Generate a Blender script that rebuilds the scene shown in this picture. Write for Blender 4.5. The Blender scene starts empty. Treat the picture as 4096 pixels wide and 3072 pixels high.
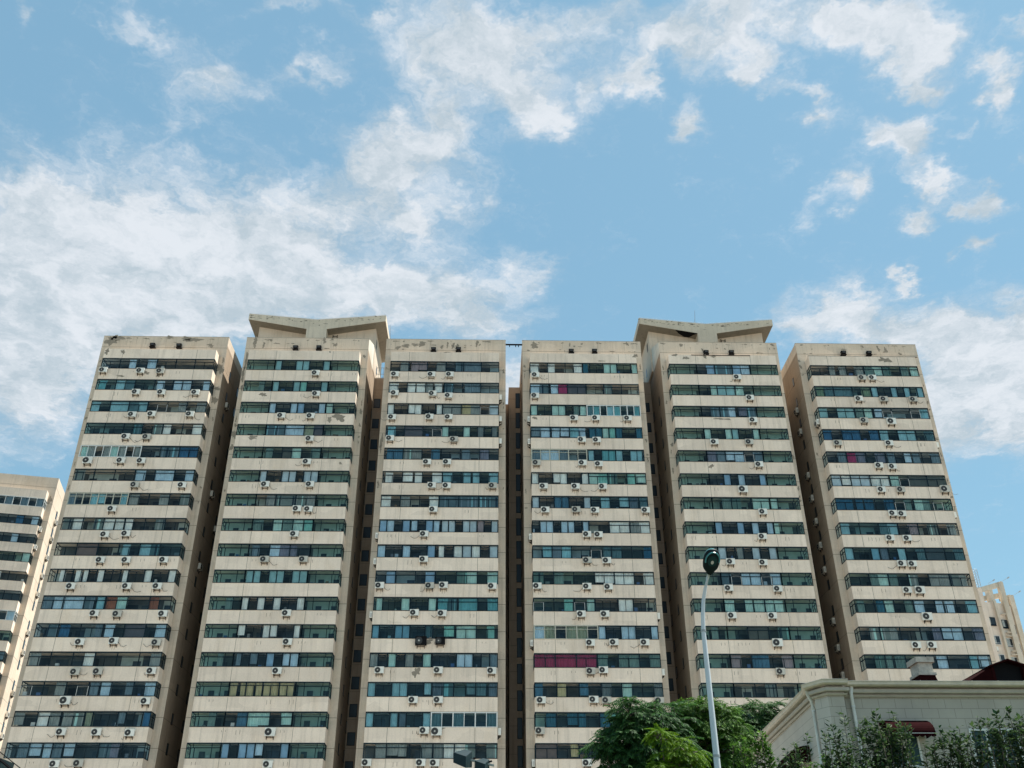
import bpy, math, random
from math import sin, cos, pi, radians as R
random.seed(7)
S = bpy.context.scene
COL = S.collection

# ---------------------------------------------------------------- camera
FPX = 3869.358
PIT, YAW, ROLL = 0.530179, -0.026232, -0.003526
def _basis(u, v):
    cr, sr = cos(ROLL), sin(ROLL)
    x = cr*u - sr*v; up = sr*u + cr*v
    ce, se = cos(PIT), sin(PIT)
    y = ce - up*se; z = se + up*ce
    c, s = cos(YAW), sin(YAW)
    return (c*x - s*y, s*x + c*y, z)
def ray(px, py): return _basis((px-2048)/FPX, -(py-1536)/FPX)
def at(px, py, Y):
    """point of the vertical plane y=Y seen at photograph pixel (px,py)"""
    r = ray(px, py); k = Y/r[1]
    return (r[0]*k, Y, r[2]*k + 1.6)
import mathutils
fw = mathutils.Vector(_basis(0, 0))
rt = mathutils.Vector(_basis(1, 0)) - fw
up = mathutils.Vector(_basis(0, 1)) - fw
cam = bpy.data.objects.new("camera", bpy.data.cameras.new("camera"))
COL.objects.link(cam)
M3 = mathutils.Matrix((rt, up, -fw)).transposed()
cam.matrix_world = mathutils.Matrix.Translation((0, 0, 1.6)) @ M3.to_4x4()
cam.data.sensor_width = 36.0
cam.data.lens = FPX/4096*36.0
cam.data.clip_end = 5000
S.camera = cam

# ---------------------------------------------------------------- exposure, sky, sun
S.view_settings.view_transform = 'Standard'
S.view_settings.look = 'None'
S.view_settings.gamma = 1.0
S.view_settings.use_curve_mapping = False
S.view_settings.exposure = 1.0
SUN_EL, SUN_AZ = 66.0, 80.0        # azimuth from +Y (behind the towers) towards +X
w = bpy.data.worlds.new("World"); S.world = w; w.use_nodes = True
NT = w.node_tree; NT.nodes.clear()
def nn(nt, t, **k):
    n = nt.nodes.new(t)
    for a, b in k.items(): setattr(n, a, b)
    return n
def lk(nt, a, b): nt.links.new(a, b)
def mth(nt, op, a, b=None, c=None, clamp=False):
    n = nt.nodes.new('ShaderNodeMath'); n.operation = op; n.use_clamp = clamp
    for i, v in enumerate((a, b, c)):
        if v is None: continue
        if isinstance(v, (int, float)): n.inputs[i].default_value = v
        else: nt.links.new(v, n.inputs[i])
    return n.outputs[0]
def vmth(nt, op, a, b=None):
    n = nt.nodes.new('ShaderNodeVectorMath'); n.operation = op
    for i, v in enumerate((a, b)):
        if v is None: continue
        if isinstance(v, (tuple, list)): n.inputs[i].default_value = v
        else: nt.links.new(v, n.inputs[i])
    return n.outputs['Value'] if op in ('DOT_PRODUCT', 'LENGTH') else n.outputs['Vector']
# cloud masses: (x, y, radius x, radius y, tilt deg, amount) in a 2212-wide frame of the photograph
CL = [(450,640,420,90,0,.8),(150,700,230,200,0,.8),(950,660,160,60,10,.7),(230,560,330,140,0,1.0),(40,470,150,120,0,.85),(60,800,130,190,0,.9),(560,540,230,120,0,.95),(800,640,270,70,5,.95),
 (330,690,260,80,0,.8),(720,420,150,60,-10,.55),(860,340,130,90,-25,.95),(960,250,80,80,-40,.75),(900,480,120,55,20,.75),(1040,430,50,60,0,.5),
 (1000,120,180,90,15,.8),(1110,60,220,60,0,.75),(1120,190,100,70,50,.85),(1190,260,40,60,0,.6),(1140,590,85,30,-20,.55),
 (470,160,95,55,25,.75),(660,130,75,24,-10,.55),(300,35,70,35,30,.5),(60,45,25,55,-30,.55),(640,10,90,20,0,.45),(810,10,60,20,0,.5),(350,250,50,40,0,.35),(440,260,30,25,0,.3),
 (1440,80,105,45,-15,1.0),(1540,110,90,50,10,.7),(1357,170,48,45,40,.95),(1270,180,40,40,0,.6),(1600,60,40,65,-30,.95),(1640,165,50,38,-30,.75),(1475,268,46,48,0,.95),(1590,140,80,50,0,.5),(1700,60,80,40,0,.6),
 (1300,20,120,30,0,.5),(1850,30,120,50,10,.9),(1970,60,90,85,-30,1.1),(1990,150,60,32,20,.9),(2140,130,35,35,0,.8),(2165,210,45,60,20,1.0),(1550,15,160,40,0,.6),
 (1970,290,60,55,30,1.05),(2025,385,45,38,0,.95),(2005,455,45,26,-15,.85),(2135,418,48,38,0,1.05),(1800,430,58,30,-25,.95),(1795,265,50,26,0,.75),(1740,215,70,20,5,.65),
 (2110,535,40,20,-15,.95),(1970,597,26,26,0,.85),(2200,60,30,30,0,.5),(2085,290,20,12,0,.4),(2200,340,20,20,0,.4),
 (1830,680,90,60,-15,1.1),(1720,715,50,30,0,.8),(1990,730,170,60,5,1.05),(2130,810,150,120,0,1.15),(2200,920,80,80,0,.9),(2050,920,90,80,0,.95),(2215,690,60,60,0,.95),(1710,655,22,20,0,.4),
 (1110,830,60,70,0,.8),(1030,690,60,30,0,.6)]
tc = nn(NT, 'ShaderNodeTexCoord')
dirv = vmth(NT, 'NORMALIZE', tc.outputs['Generated'])
sx = nn(NT, 'ShaderNodeSeparateXYZ'); lk(NT, dirv, sx.inputs[0])
zc = mth(NT, 'MAXIMUM', mth(NT, 'ADD', sx.outputs[2], 0.12), 0.02)
q = nn(NT, 'ShaderNodeCombineXYZ')
lk(NT, mth(NT, 'DIVIDE', sx.outputs[0], zc), q.inputs[0]); lk(NT, mth(NT, 'DIVIDE', sx.outputs[1], zc), q.inputs[1])
Q = q.outputs[0]
def cloudq(px, py):
    d = mathutils.Vector(ray(px*4096/2212, py*4096/2212)).normalized()
    z = max(d.z+.12, .02)
    return mathutils.Vector((d.x/z, d.y/z))
# domain warp so the masses get ragged, wispy outlines
wn = nn(NT, 'ShaderNodeTexNoise'); lk(NT, Q, wn.inputs['Vector']); wn.inputs['Scale'].default_value = 9.0; wn.inputs['Detail'].default_value = 5; wn.inputs['Roughness'].default_value = .62
wv = vmth(NT, 'SUBTRACT', wn.outputs['Color'], (.5, .5, .5))
ws = nn(NT, 'ShaderNodeVectorMath', operation='SCALE'); lk(NT, wv, ws.inputs[0]); ws.inputs['Scale'].default_value = .19
QW = vmth(NT, 'ADD', Q, ws.outputs[0])
field = None
for (cx, cy, rx, ry, an, am) in CL:
    a = R(an)
    c0 = cloudq(cx, cy)
    e1 = (cloudq(cx+cos(a)*rx*.3, cy+sin(a)*rx*.3) - c0)/.3
    e2 = (cloudq(cx-sin(a)*ry*.3, cy+cos(a)*ry*.3) - c0)/.3
    det = e1.x*e2.y - e1.y*e2.x
    r1 = (e2.y/det, -e2.x/det, 0); r2 = (-e1.y/det, e1.x/det, 0)
    d = vmth(NT, 'SUBTRACT', QW, (c0.x, c0.y, 0))
    u = vmth(NT, 'DOT_PRODUCT', d, r1); v = vmth(NT, 'DOT_PRODUCT', d, r2)
    rr = mth(NT, 'MULTIPLY_ADD', u, u, mth(NT, 'MULTIPLY', v, v))
    g = mth(NT, 'MULTIPLY', mth(NT, 'EXPONENT', mth(NT, 'MULTIPLY', rr, -1.0)), am)
    field = g if field is None else mth(NT, 'ADD', field, mth(NT, 'MULTIPLY', g, mth(NT, 'SUBTRACT', 1.0, mth(NT, 'MINIMUM', field, 1.0))))
n1 = nn(NT, 'ShaderNodeTexNoise'); lk(NT, QW, n1.inputs['Vector']); n1.inputs['Scale'].default_value = 14.0; n1.inputs['Detail'].default_value = 9; n1.inputs['Roughness'].default_value = .6
n2 = nn(NT, 'ShaderNodeTexNoise'); lk(NT, QW, n2.inputs['Vector']); n2.inputs['Scale'].default_value = 3.5; n2.inputs['Detail'].default_value = 6; n2.inputs['Roughness'].default_value = .6
den = mth(NT, 'ADD', field, mth(NT, 'MULTIPLY', mth(NT, 'SUBTRACT', n1.outputs[0], .5), 1.05))
n3 = nn(NT, 'ShaderNodeTexNoise'); lk(NT, vmth(NT, 'MULTIPLY', vmth(NT, 'ADD', QW, vmth(NT, 'MULTIPLY', wv, (.1, .1, 0))), (1.0, .45, 1)), n3.inputs['Vector']); n3.inputs['Scale'].default_value = 46.0; n3.inputs['Detail'].default_value = 6; n3.inputs['Roughness'].default_value = .6
den = mth(NT, 'ADD', den, mth(NT, 'MULTIPLY', mth(NT, 'SUBTRACT', n2.outputs[0], .5), .5))
den = mth(NT, 'ADD', den, mth(NT, 'MULTIPLY', mth(NT, 'SUBTRACT', n3.outputs[0], .5), .85))
mr = nn(NT, 'ShaderNodeMapRange', interpolation_type='SMOOTHSTEP'); lk(NT, den, mr.inputs[0])
mr.inputs[1].default_value = .04; mr.inputs[2].default_value = 1.25
# a broader thin veil
vl = nn(NT, 'ShaderNodeMapRange', interpolation_type='SMOOTHSTEP'); lk(NT, mth(NT, 'ADD', field, mth(NT, 'MULTIPLY', mth(NT, 'SUBTRACT', n2.outputs[0], .5), .6)), vl.inputs[0])
vl.inputs[1].default_value = .0; vl.inputs[2].default_value = 1.2; vl.inputs[4].default_value = .55
CF = mth(NT, 'MINIMUM', mth(NT, 'ADD', mth(NT, 'MULTIPLY', mr.outputs[0], .8), vl.outputs[0]), .95)
sky = nn(NT, 'ShaderNodeTexSky'); sky.sky_type = 'NISHITA'; sky.sun_disc = False
sky.sun_elevation = R(SUN_EL); sky.sun_rotation = R(SUN_AZ); sky.air_density = 1.0; sky.dust_density = .5; sky.ozone_density = 1.0
tint = nn(NT, 'ShaderNodeMix', data_type='RGBA', blend_type='MULTIPLY'); tint.inputs[0].default_value = 1.0
lk(NT, sky.outputs[0], tint.inputs[6]); tint.inputs[7].default_value = (1.06, 1.24, 1.02, 1)
# cloud brightness: white crests, slightly grey bodies
ccol = nn(NT, 'ShaderNodeMix', data_type='RGBA'); cm_ = nn(NT, 'ShaderNodeMapRange', interpolation_type='SMOOTHSTEP'); lk(NT, mth(NT, 'MULTIPLY_ADD', n2.outputs[0], .5, mth(NT, 'MULTIPLY', n1.outputs[0], .5)), cm_.inputs[0]); cm_.inputs[1].default_value = .36; cm_.inputs[2].default_value = .64; lk(NT, cm_.outputs[0], ccol.inputs[0])
ccol.inputs[6].default_value = (3.0, 3.55, 3.95, 1); ccol.inputs[7].default_value = (4.75, 5.0, 5.3, 1)
hz = nn(NT, 'ShaderNodeMix', data_type='RGBA'); hz.inputs[0].default_value = .6; lk(NT, tint.outputs[2], hz.inputs[6]); hz.inputs[7].default_value = (1.50, 2.86, 4.05, 1)   # flat blue mixed in to even out the sky gradient
mixc = nn(NT, 'ShaderNodeMix', data_type='RGBA'); lk(NT, CF, mixc.inputs[0]); lk(NT, hz.outputs[2], mixc.inputs[6]); lk(NT, ccol.outputs[2], mixc.inputs[7])
bg = nn(NT, 'ShaderNodeBackground'); bg.inputs[1].default_value = .085; lk(NT, mixc.outputs[2], bg.inputs[0])
wo = nn(NT, 'ShaderNodeOutputWorld'); lk(NT, bg.outputs[0], wo.inputs[0])
w.cycles.sampling_method = 'MANUAL'; w.cycles.sample_map_resolution = 512

sl = bpy.data.lights.new("sun", 'SUN'); sl.energy = 4.9; sl.angle = R(.6); sl.color = (1, .95, .86)
so = bpy.data.objects.new("sun", sl); COL.objects.link(so)
sd = mathutils.Vector((sin(R(SUN_AZ))*cos(R(SUN_EL)), cos(R(SUN_AZ))*cos(R(SUN_EL)), sin(R(SUN_EL))))
so.rotation_euler = sd.to_track_quat('Z', 'Y').to_euler(); so.location = (0, -20, 90)

# ---------------------------------------------------------------- helpers
class MB:
    """collects faces, then links them as ONE mesh object"""
    def __init__(s): s.v = []; s.f = []; s.m = []; s.mats = []
    def mi(s, mat):
        if mat not in s.mats: s.mats.append(mat)
        return s.mats.index(mat)
    def face(s, pts, mat):
        n = len(s.v); s.v += [tuple(p) for p in pts]; s.f.append(tuple(range(n, n+len(pts)))); s.m.append(s.mi(mat))
    def box(s, x0, x1, y0, y1, z0, z1, mat, side=None):
        n = len(s.v); k = s.mi(mat)
        s.v += [(x0,y0,z0),(x1,y0,z0),(x1,y1,z0),(x0,y1,z0),(x0,y0,z1),(x1,y0,z1),(x1,y1,z1),(x0,y1,z1)]
        for i6, q in enumerate(((0,3,2,1),(4,5,6,7),(0,1,5,4),(1,2,6,5),(2,3,7,6),(3,0,4,7))):
            s.f.append(tuple(n+i for i in q)); s.m.append(s.mi(side) if side and i6 in (3, 5) else k)
    def prism(s, poly, y0, y1, mat, axis='y'):
        """extrude polygon; axis y: poly=(x,z); axis x: poly=(y,z); axis z: poly=(x,y)"""
        n = len(s.v); k = s.mi(mat); N = len(poly)
        def P(a, b, t):
            return (a, t, b) if axis == 'y' else ((t, a, b) if axis == 'x' else (a, b, t))
        s.v += [P(a, b, y0) for a, b in poly] + [P(a, b, y1) for a, b in poly]
        s.f.append(tuple(range(n, n+N))); s.m.append(k)
        s.f.append(tuple(range(n+2*N-1, n+N-1, -1))); s.m.append(k)
        for i in range(N):
            j = (i+1) % N
            s.f.append((n+i, n+N+i, n+N+j, n+j)); s.m.append(k)
    def tube(s, pts, rad, mat, seg=6, cap=True):
        k = s.mi(mat); V = mathutils.Vector; pts = [V(p) for p in pts]; n0 = len(s.v); N = len(pts)
        if not hasattr(rad, '__len__'): rad = [rad]*N
        for i, p in enumerate(pts):
            t = (pts[min(i+1, N-1)] - pts[max(i-1, 0)]).normalized()
            a = t.cross(V((0, 0, 1)) if abs(t.z) < .9 else V((1, 0, 0))).normalized(); b = t.cross(a)
            for j in range(seg):
                an = 2*pi*j/seg; s.v.append(tuple(p + (a*cos(an) + b*sin(an))*rad[i]))
        for i in range(N-1):
            for j in range(seg):
                j2 = (j+1) % seg; a = n0+i*seg
                s.f.append((a+j, a+j2, a+seg+j2, a+seg+j)); s.m.append(k)
        if cap:
            s.f.append(tuple(n0+j for j in range(seg))); s.m.append(k)
            s.f.append(tuple(n0+(N-1)*seg+j for j in reversed(range(seg)))); s.m.append(k)
    def build(s, name, parent=None, loc=None, smooth=False, rz=0):
        me = bpy.data.meshes.new(name); me.from_pydata(s.v, [], s.f); me.update()
        for m in s.mats: me.materials.append(m)
        me.polygons.foreach_set('material_index', s.m)
        if smooth: me.polygons.foreach_set('use_smooth', [True]*len(s.f))
        o = bpy.data.objects.new(name, me); COL.objects.link(o)
        if parent: o.parent = parent
        if loc: o.location = loc
        if rz: o.rotation_euler.z = rz
        return o
def tag(o, label=None, cat=None, group=None, kind=None):
    for k, v in (('label', label), ('category', cat), ('group', group), ('kind', kind)):
        if v: o[k] = v
    return o
def empty(name, loc, rz=0, label=None, cat=None, group=None):
    o = bpy.data.objects.new(name, None); COL.objects.link(o); o.location = loc; o.rotation_euler.z = rz; o.empty_display_size = .3
    return tag(o, label, cat, group)
ORD = ['', 'first', 'second', 'third', 'fourth', 'fifth', 'sixth', 'seventh', 'eighth', 'ninth', 'tenth', 'eleventh', 'twelfth', 'thirteenth', 'fourteenth', 'fifteenth', 'sixteenth', 'seventeenth']

# ---------------------------------------------------------------- materials
def pbr(name, col, rough=.7, metal=0, var=0, vscale=3.0, bump=0, bscale=40, spec=None):
    m = bpy.data.materials.new(name); m.use_nodes = True; nt = m.node_tree; b = nt.nodes['Principled BSDF']
    b.inputs['Base Color'].default_value = (*col, 1); b.inputs['Roughness'].default_value = rough; b.inputs['Metallic'].default_value = metal
    if spec is not None: b.inputs['Specular IOR Level'].default_value = spec
    if var or bump: geo = nn(nt, 'ShaderNodeNewGeometry')
    if var:
        n = nn(nt, 'ShaderNodeTexNoise'); n.inputs['Scale'].default_value = vscale; n.inputs['Detail'].default_value = 6; n.inputs['Roughness'].default_value = .65
        lk(nt, geo.outputs['Position'], n.inputs['Vector'])
        r = nn(nt, 'ShaderNodeMapRange'); lk(nt, n.outputs[0], r.inputs[0]); r.inputs[1].default_value = .25; r.inputs[2].default_value = .75
        r.inputs[3].default_value = 1-var; r.inputs[4].default_value = 1+var
        mx = nn(nt, 'ShaderNodeMix', data_type='RGBA', blend_type='MULTIPLY'); mx.inputs[0].default_value = 1; mx.inputs[6].default_value = (*col, 1)
        lk(nt, r.outputs[0], mx.inputs[7]); lk(nt, mx.outputs[2], b.inputs['Base Color'])
    if bump:
        n = nn(nt, 'ShaderNodeTexNoise'); n.inputs['Scale'].default_value = bscale; n.inputs['Detail'].default_value = 4
        lk(nt, geo.outputs['Position'], n.inputs['Vector'])
        bp = nn(nt, 'ShaderNodeBump'); bp.inputs['Strength'].default_value = bump; bp.inputs['Distance'].default_value = .05
        lk(nt, n.outputs[0], bp.inputs['Height']); lk(nt, bp.outputs[0], b.inputs['Normal'])
    return m
def facade(name, col, warm=(.40, .31, .20)):
    """old painted render: blotches, fine grain, rain streaks and ochre weathering"""
    m = bpy.data.materials.new(name); m.use_nodes = True; nt = m.node_tree; b = nt.nodes['Principled BSDF']
    b.inputs['Roughness'].default_value = .9; b.inputs['Specular IOR Level'].default_value = .15
    geo = nn(nt, 'ShaderNodeNewGeometry'); P = geo.outputs['Position']
    def noise(sc, vec=(1, 1, 1), det=6, ro=.6):
        v = vmth(nt, 'MULTIPLY', P, vec)
        n = nn(nt, 'ShaderNodeTexNoise'); n.inputs['Scale'].default_value = sc; n.inputs['Detail'].default_value = det; n.inputs['Roughness'].default_value = ro
        lk(nt, v, n.inputs['Vector']); return n.outputs[0]
    def rng(x, a, b_, c, d):
        r = nn(nt, 'ShaderNodeMapRange'); lk(nt, x, r.inputs[0])
        for i, v in enumerate((a, b_, c, d)): r.inputs[i+1].default_value = v
        return r.outputs[0]
    big = rng(noise(.28), .3, .7, .93, 1.05)
    grain = rng(noise(9.0, det=3), .3, .7, .94, 1.05)
    streak = rng(noise(1.0, (2.6, 2.6, .13), 8, .75), .50, .80, 1.0, .66)
    vo = nn(nt, 'ShaderNodeTexVoronoi'); vo.distance = 'CHEBYCHEV'; vo.inputs['Scale'].default_value = .42; lk(nt, vmth(nt, 'MULTIPLY', P, (1, 1, 1.6)), vo.inputs['Vector'])
    sc_ = nn(nt, 'ShaderNodeSeparateXYZ'); lk(nt, vo.outputs['Color'], sc_.inputs[0]); oi = nn(nt, 'ShaderNodeObjectInfo')
    rep = mth(nt, 'MULTIPLY', rng(sc_.outputs[0], 0, 1, .93, 1.04), rng(oi.outputs['Random'], 0, 1, .93, 1.05))
    f = mth(nt, 'MULTIPLY', mth(nt, 'MULTIPLY', mth(nt, 'MULTIPLY', big, grain), streak), rep)
    mx = nn(nt, 'ShaderNodeMix', data_type='RGBA'); lk(nt, rng(noise(.6, (1, 1, .35), 5), .52, .78, 0, .45), mx.inputs[0])
    mx.inputs[6].default_value = (*col, 1); mx.inputs[7].default_value = (*warm, 1)
    m2 = nn(nt, 'ShaderNodeMix', data_type='RGBA', blend_type='MULTIPLY'); m2.inputs[0].default_value = 1
    lk(nt, mx.outputs[2], m2.inputs[6]); lk(nt, f, m2.inputs[7]); lk(nt, m2.outputs[2], b.inputs['Base Color'])
    bp = nn(nt, 'ShaderNodeBump'); bp.inputs['Strength'].default_value = .35; bp.inputs['Distance'].default_value = .04
    lk(nt, noise(5.0, det=5), bp.inputs['Height']); lk(nt, bp.outputs[0], b.inputs['Normal'])
    return m
def glass(name, tint, refl=1.0, wav=.25):
    m = bpy.data.materials.new(name); m.use_nodes = True; nt = m.node_tree; nt.nodes.clear()
    o = nn(nt, 'ShaderNodeOutputMaterial'); t = nn(nt, 'ShaderNodeBsdfTransparent'); g = nn(nt, 'ShaderNodeBsdfGlossy'); mx = nn(nt, 'ShaderNodeMixShader')
    geo = nn(nt, 'ShaderNodeNewGeometry')
    n = nn(nt, 'ShaderNodeTexNoise'); n.inputs['Scale'].default_value = .9; n.inputs['Detail'].default_value = 3; lk(nt, geo.outputs['Position'], n.inputs['Vector'])
    bp = nn(nt, 'ShaderNodeBump'); bp.inputs['Strength'].default_value = wav; bp.inputs['Distance'].default_value = .06; lk(nt, n.outputs[0], bp.inputs['Height'])
    t.inputs[0].default_value = (*tint, 1); g.inputs[0].default_value = (.75, .93, 1.0, 1); g.inputs['Roughness'].default_value = .06; lk(nt, bp.outputs[0], g.inputs['Normal'])
    fr = nn(nt, 'ShaderNodeFresnel'); fr.inputs[0].default_value = 1.5
    dn = nn(nt, 'ShaderNodeTexNoise'); dn.inputs['Scale'].default_value = .35; dn.inputs['Detail'].default_value = 5; lk(nt, geo.outputs['Position'], dn.inputs['Vector'])
    k = mth(nt, 'MULTIPLY', fr.outputs[0], mth(nt, 'MULTIPLY_ADD', dn.outputs[0], 1.6*refl, .4*refl), clamp=True)
    lk(nt, k, mx.inputs[0]); lk(nt, t.outputs[0], mx.inputs[1]); lk(nt, g.outputs[0], mx.inputs[2]); lk(nt, mx.outputs[0], o.inputs[0])
    return m
def foliage(name, a, b_):
    m = bpy.data.materials.new(name); m.use_nodes = True; nt = m.node_tree; b = nt.nodes['Principled BSDF']
    b.inputs['Roughness'].default_value = .6; b.inputs['Specular IOR Level'].default_value = .2
    geo = nn(nt, 'ShaderNodeNewGeometry')
    mx = nn(nt, 'ShaderNodeMix', data_type='RGBA'); lk(nt, geo.outputs['Random Per Island'], mx.inputs[0])
    mx.inputs[6].default_value = (*a, 1); mx.inputs[7].default_value = (*b_, 1); lk(nt, mx.outputs[2], b.inputs['Base Color'])
    tr = nn(nt, 'ShaderNodeBsdfTranslucent'); lk(nt, mx.outputs[2], tr.inputs[0]); ms = nn(nt, 'ShaderNodeMixShader'); ms.inputs[0].default_value = .35
    lk(nt, b.outputs[0], ms.inputs[1]); lk(nt, tr.outputs[0], ms.inputs[2]); lk(nt, ms.outputs[0], nt.nodes['Material Output'].inputs[0])
    return m
M = {}
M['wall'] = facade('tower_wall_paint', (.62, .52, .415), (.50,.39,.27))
M['flank'] = facade('flank_wall_shaded', (.38, .30, .225), (.26,.195,.135))  # tower wall colour darkened to carry the shade of the gaps
M['link'] = facade('wing_wall_shaded', (.40, .31, .235), (.27, .20, .14))  # shade between the towers is put into this wall colour
M['bounce_sheet'] = pbr('roof_bounce_absorber', (.06, .058, .055), .9)
M['span'] = facade('spandrel_paint', (.78, .66, .545), (.66, .52, .38))
M['lite'] = facade('pale_wing_wall', (.66, .62, .53))  # paler tone for the sloping wing walls
M['conc'] = facade('roof_concrete', (.62, .53, .415), (.48, .40, .30))
M['soffit'] = facade('shade_toned_soffit', (.27, .235, .185), (.2, .17, .13))  # roof concrete with the shade under the wings mixed in
M['joint'] = pbr('joint_shadow_line', (.16, .135, .105), .9)
M['peel'] = pbr('bare_render_under_peeling_paint', (.25, .215, .17), .95, var=.2, vscale=2)
M['stain'] = pbr('dirty_water_run', (.40, .33, .25), .95, var=.25, vscale=6)
M['rust'] = pbr('rust_stain', (.12, .085, .06), .9)
M['frame'] = pbr('teal_painted_window_frame', (.004, .014, .022), .7, var=.2, spec=.2)
M['wframe'] = pbr('white_window_frame', (.62, .64, .62), .5, var=.1)
M['cframe'] = pbr('cream_window_frame', (.42, .41, .33), .5, var=.1)
M['glass'] = [glass('green_tinted_glass', (.66, .84, .82), .5), glass('blue_tinted_glass', (.68, .82, .92), .5), glass('grey_tinted_glass', (.88, .92, .92), .4), glass('dark_teal_glass', (.52, .74, .81), .6)]
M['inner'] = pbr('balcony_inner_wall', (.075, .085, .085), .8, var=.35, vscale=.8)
M['inner3'] = pbr('balcony_back_wall_tiles', (.40, .47, .45), .7, var=.2, vscale=1.2)
M['inner2'] = pbr('dark_room_opening', (.012, .018, .024), .3)
CC = dict(t=(.17,.215,.205), w=(.84,.85,.82), g=(.30,.33,.32), b=(.07,.19,.29), r=(.62,.05,.14), p=(.34,.28,.30), o=(.30,.11,.06), y=(.52,.45,.26), m=(.45,.68,.64), n=(.17,.125,.115), s=(.52,.62,.68))
for k, c in CC.items():
    M['c'+k] = pbr({'t':'teal_sheer','w':'white_curtain','g':'grey_curtain','b':'blue_curtain','r':'crimson_curtain','p':'dusty_pink_curtain','o':'orange_curtain','y':'beige_blind','m':'mint_curtain','n':'brown_screen','s':'pale_sky_reflection'}[k], c, .85, var=.22, vscale=1.3)  # pale blue cells hold the sky's reflection as flat colour
M['junk'] = [pbr('stored_item_'+n, c, .8) for n, c in (('white', (.6, .6, .58)), ('brown', (.2, .13, .08)), ('grey', (.2, .2, .2)), ('blue', (.08, .15, .3)))]
M['acw'] = pbr('air_conditioner_white', (.74, .73, .67), .5, var=.14, vscale=.7)
M['acg'] = pbr('air_conditioner_dirty', (.50, .48, .42), .6, var=.2, vscale=1)
M['black'] = pbr('black_casing', (.008, .008, .009), .8, spec=.1)
M['fan'] = pbr('fan_guard_dark', (.03, .03, .03), .6)
M['hub'] = pbr('fan_hub', (.45, .44, .40), .6)
M['pipe'] = pbr('cable', (.03, .025, .02), .8)
M['metal'] = pbr('galvanised_metal', (.30, .31, .31), .45, .4)
M['sheet'] = pbr('corrugated_white_sheet', (.75, .78, .82), .6)

# ---------------------------------------------------------------- ground
g = MB(); g.face([(-1500,-1500,0),(1500,-1500,0),(1500,1500,0),(-1500,1500,0)], pbr('ground_paving', (.38,.345,.30), .9, var=.2, vscale=.4)); tag(g.build('ground'), kind='structure')
g = MB(); g.face([(-400,-6,.004),(400,-6,.004),(400,8,.004),(-400,8,.004)], pbr('asphalt', (.05,.05,.052), .85, var=.2, vscale=2, bump=.3)); tag(g.build('road'), kind='structure')
g = MB(); g.face([(-400,13,.004),(400,13,.004),(400,44,.004),(-400,44,.004)], pbr('planted_ground', (.05,.07,.03), .95, var=.4, vscale=1.5)); tag(g.build('lawn'), kind='structure')  # unseen bed under the plants, added dark to cut ground bounce
g = MB(); g.box(-400, 400, 8, 13, 0, .13, pbr('pavement_slabs', (.26,.25,.23), .9, var=.15, vscale=3)); tag(g.build('pavement'), kind='structure')

# ---------------------------------------------------------------- towers
W = 100.15; F = -1.4; Z1 = 61.09; FL = 2.9; WH = 1.45; TOP = 66.55
TW = [(-47.15,-32.02,-46.04,-32.81), (-29.82,-14.90,-28.89,-15.69), (-12.77,1.86,-11.91,1.05), (3.90,18.50,4.74,17.63), (20.79,35.43,21.53,34.58), (37.80,52.85,38.61,51.68)]
TN = ['leftmost main tower', 'second main tower from left', 'third main tower from left', 'fourth main tower from left', 'fifth main tower from left', 'rightmost main tower']

def fillcells(cm, x0, x1, zb, zt, cells, rnd, y, D):
    """curtains, blinds and clutter a hand behind the glass"""
    n = len(cells); cw = (x1-x0)/n
    for i, c in enumerate(cells):
        if c == 't' and rnd.random() < .45: c = 'i'
        if c == 'd' or c == 'D':
            if rnd.random() < .22:
                h = rnd.uniform(.1, .55); ww = rnd.uniform(.15, .5)*cw; xx = x0+i*cw+rnd.uniform(0, cw-ww)
                cm.box(xx, xx+ww, y+.08, y+.3, zb+.02, zb+h, rnd.choice(M['junk']))
            continue
        if c == 'i':
            a = x0+i*cw; cm.face([(a, -.10, zb), (a+cw, -.10, zb), (a+cw, -.10, zt), (a, -.10, zt)], M['inner3'])
            if i % 2: cm.box(a+.1*cw, a+.85*cw, -.13, -.104, zb, zb+.85, M['inner2'])
            if rnd.random() < .25: cm.box(a+.2, a+.5, -.9, -.7, zb, zb+rnd.uniform(.2, .5), rnd.choice(M['junk']))
            continue
        mat = M['c'+c]
        a = x0+i*cw; b = a+cw
        if c in 'wgmpoby' and rnd.random() < .45:
            if rnd.random() < .5: a += cw*rnd.uniform(.05, .3)
            else: b -= cw*rnd.uniform(.05, .3)
        if c in 'stn':
            if c == 's': a += .05; b -= .05
            cm.face([(a, y, zb+.02), (b, y, zb+.02), (b, y, zt-.02), (a, y, zt-.02)], mat)
            if c == 't':
                for k in range(2):
                    xx = rnd.uniform(a, b-.1); cm.box(xx, min(b, xx+rnd.uniform(.05, .25)), y-.04, y-.02, zb, zt-.1, rnd.choice((M['cg'], M['inner2'], M['cm'])))
            continue
        # pleated cloth
        N = max(6, int((b-a)/.065)); ph = rnd.uniform(0, 6); am = rnd.uniform(.02, .045); lo = zb+.02 if rnd.random() < .8 else zb+rnd.uniform(.05, .35)
        sk = rnd.uniform(-.12, .12); pts = []
        for k in range(N+1):
            u = k/N; yy = y+am*sin(ph+u*(b-a)*2*pi/.17)+.012*sin(u*37+ph)
            pts.append((a+u*(b-a), yy))
        for k in range(N):
            (xa, ya), (xb, yb) = pts[k], pts[k+1]
            s1 = sk*(1-k/N) if sk > 0 else sk*(k/N)
            cm.face([(xa+s1*.5, ya, lo), (xb+s1*.5, yb, lo), (xb, yb, zt-.03), (xa, ya, zt-.03)], mat)
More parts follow.
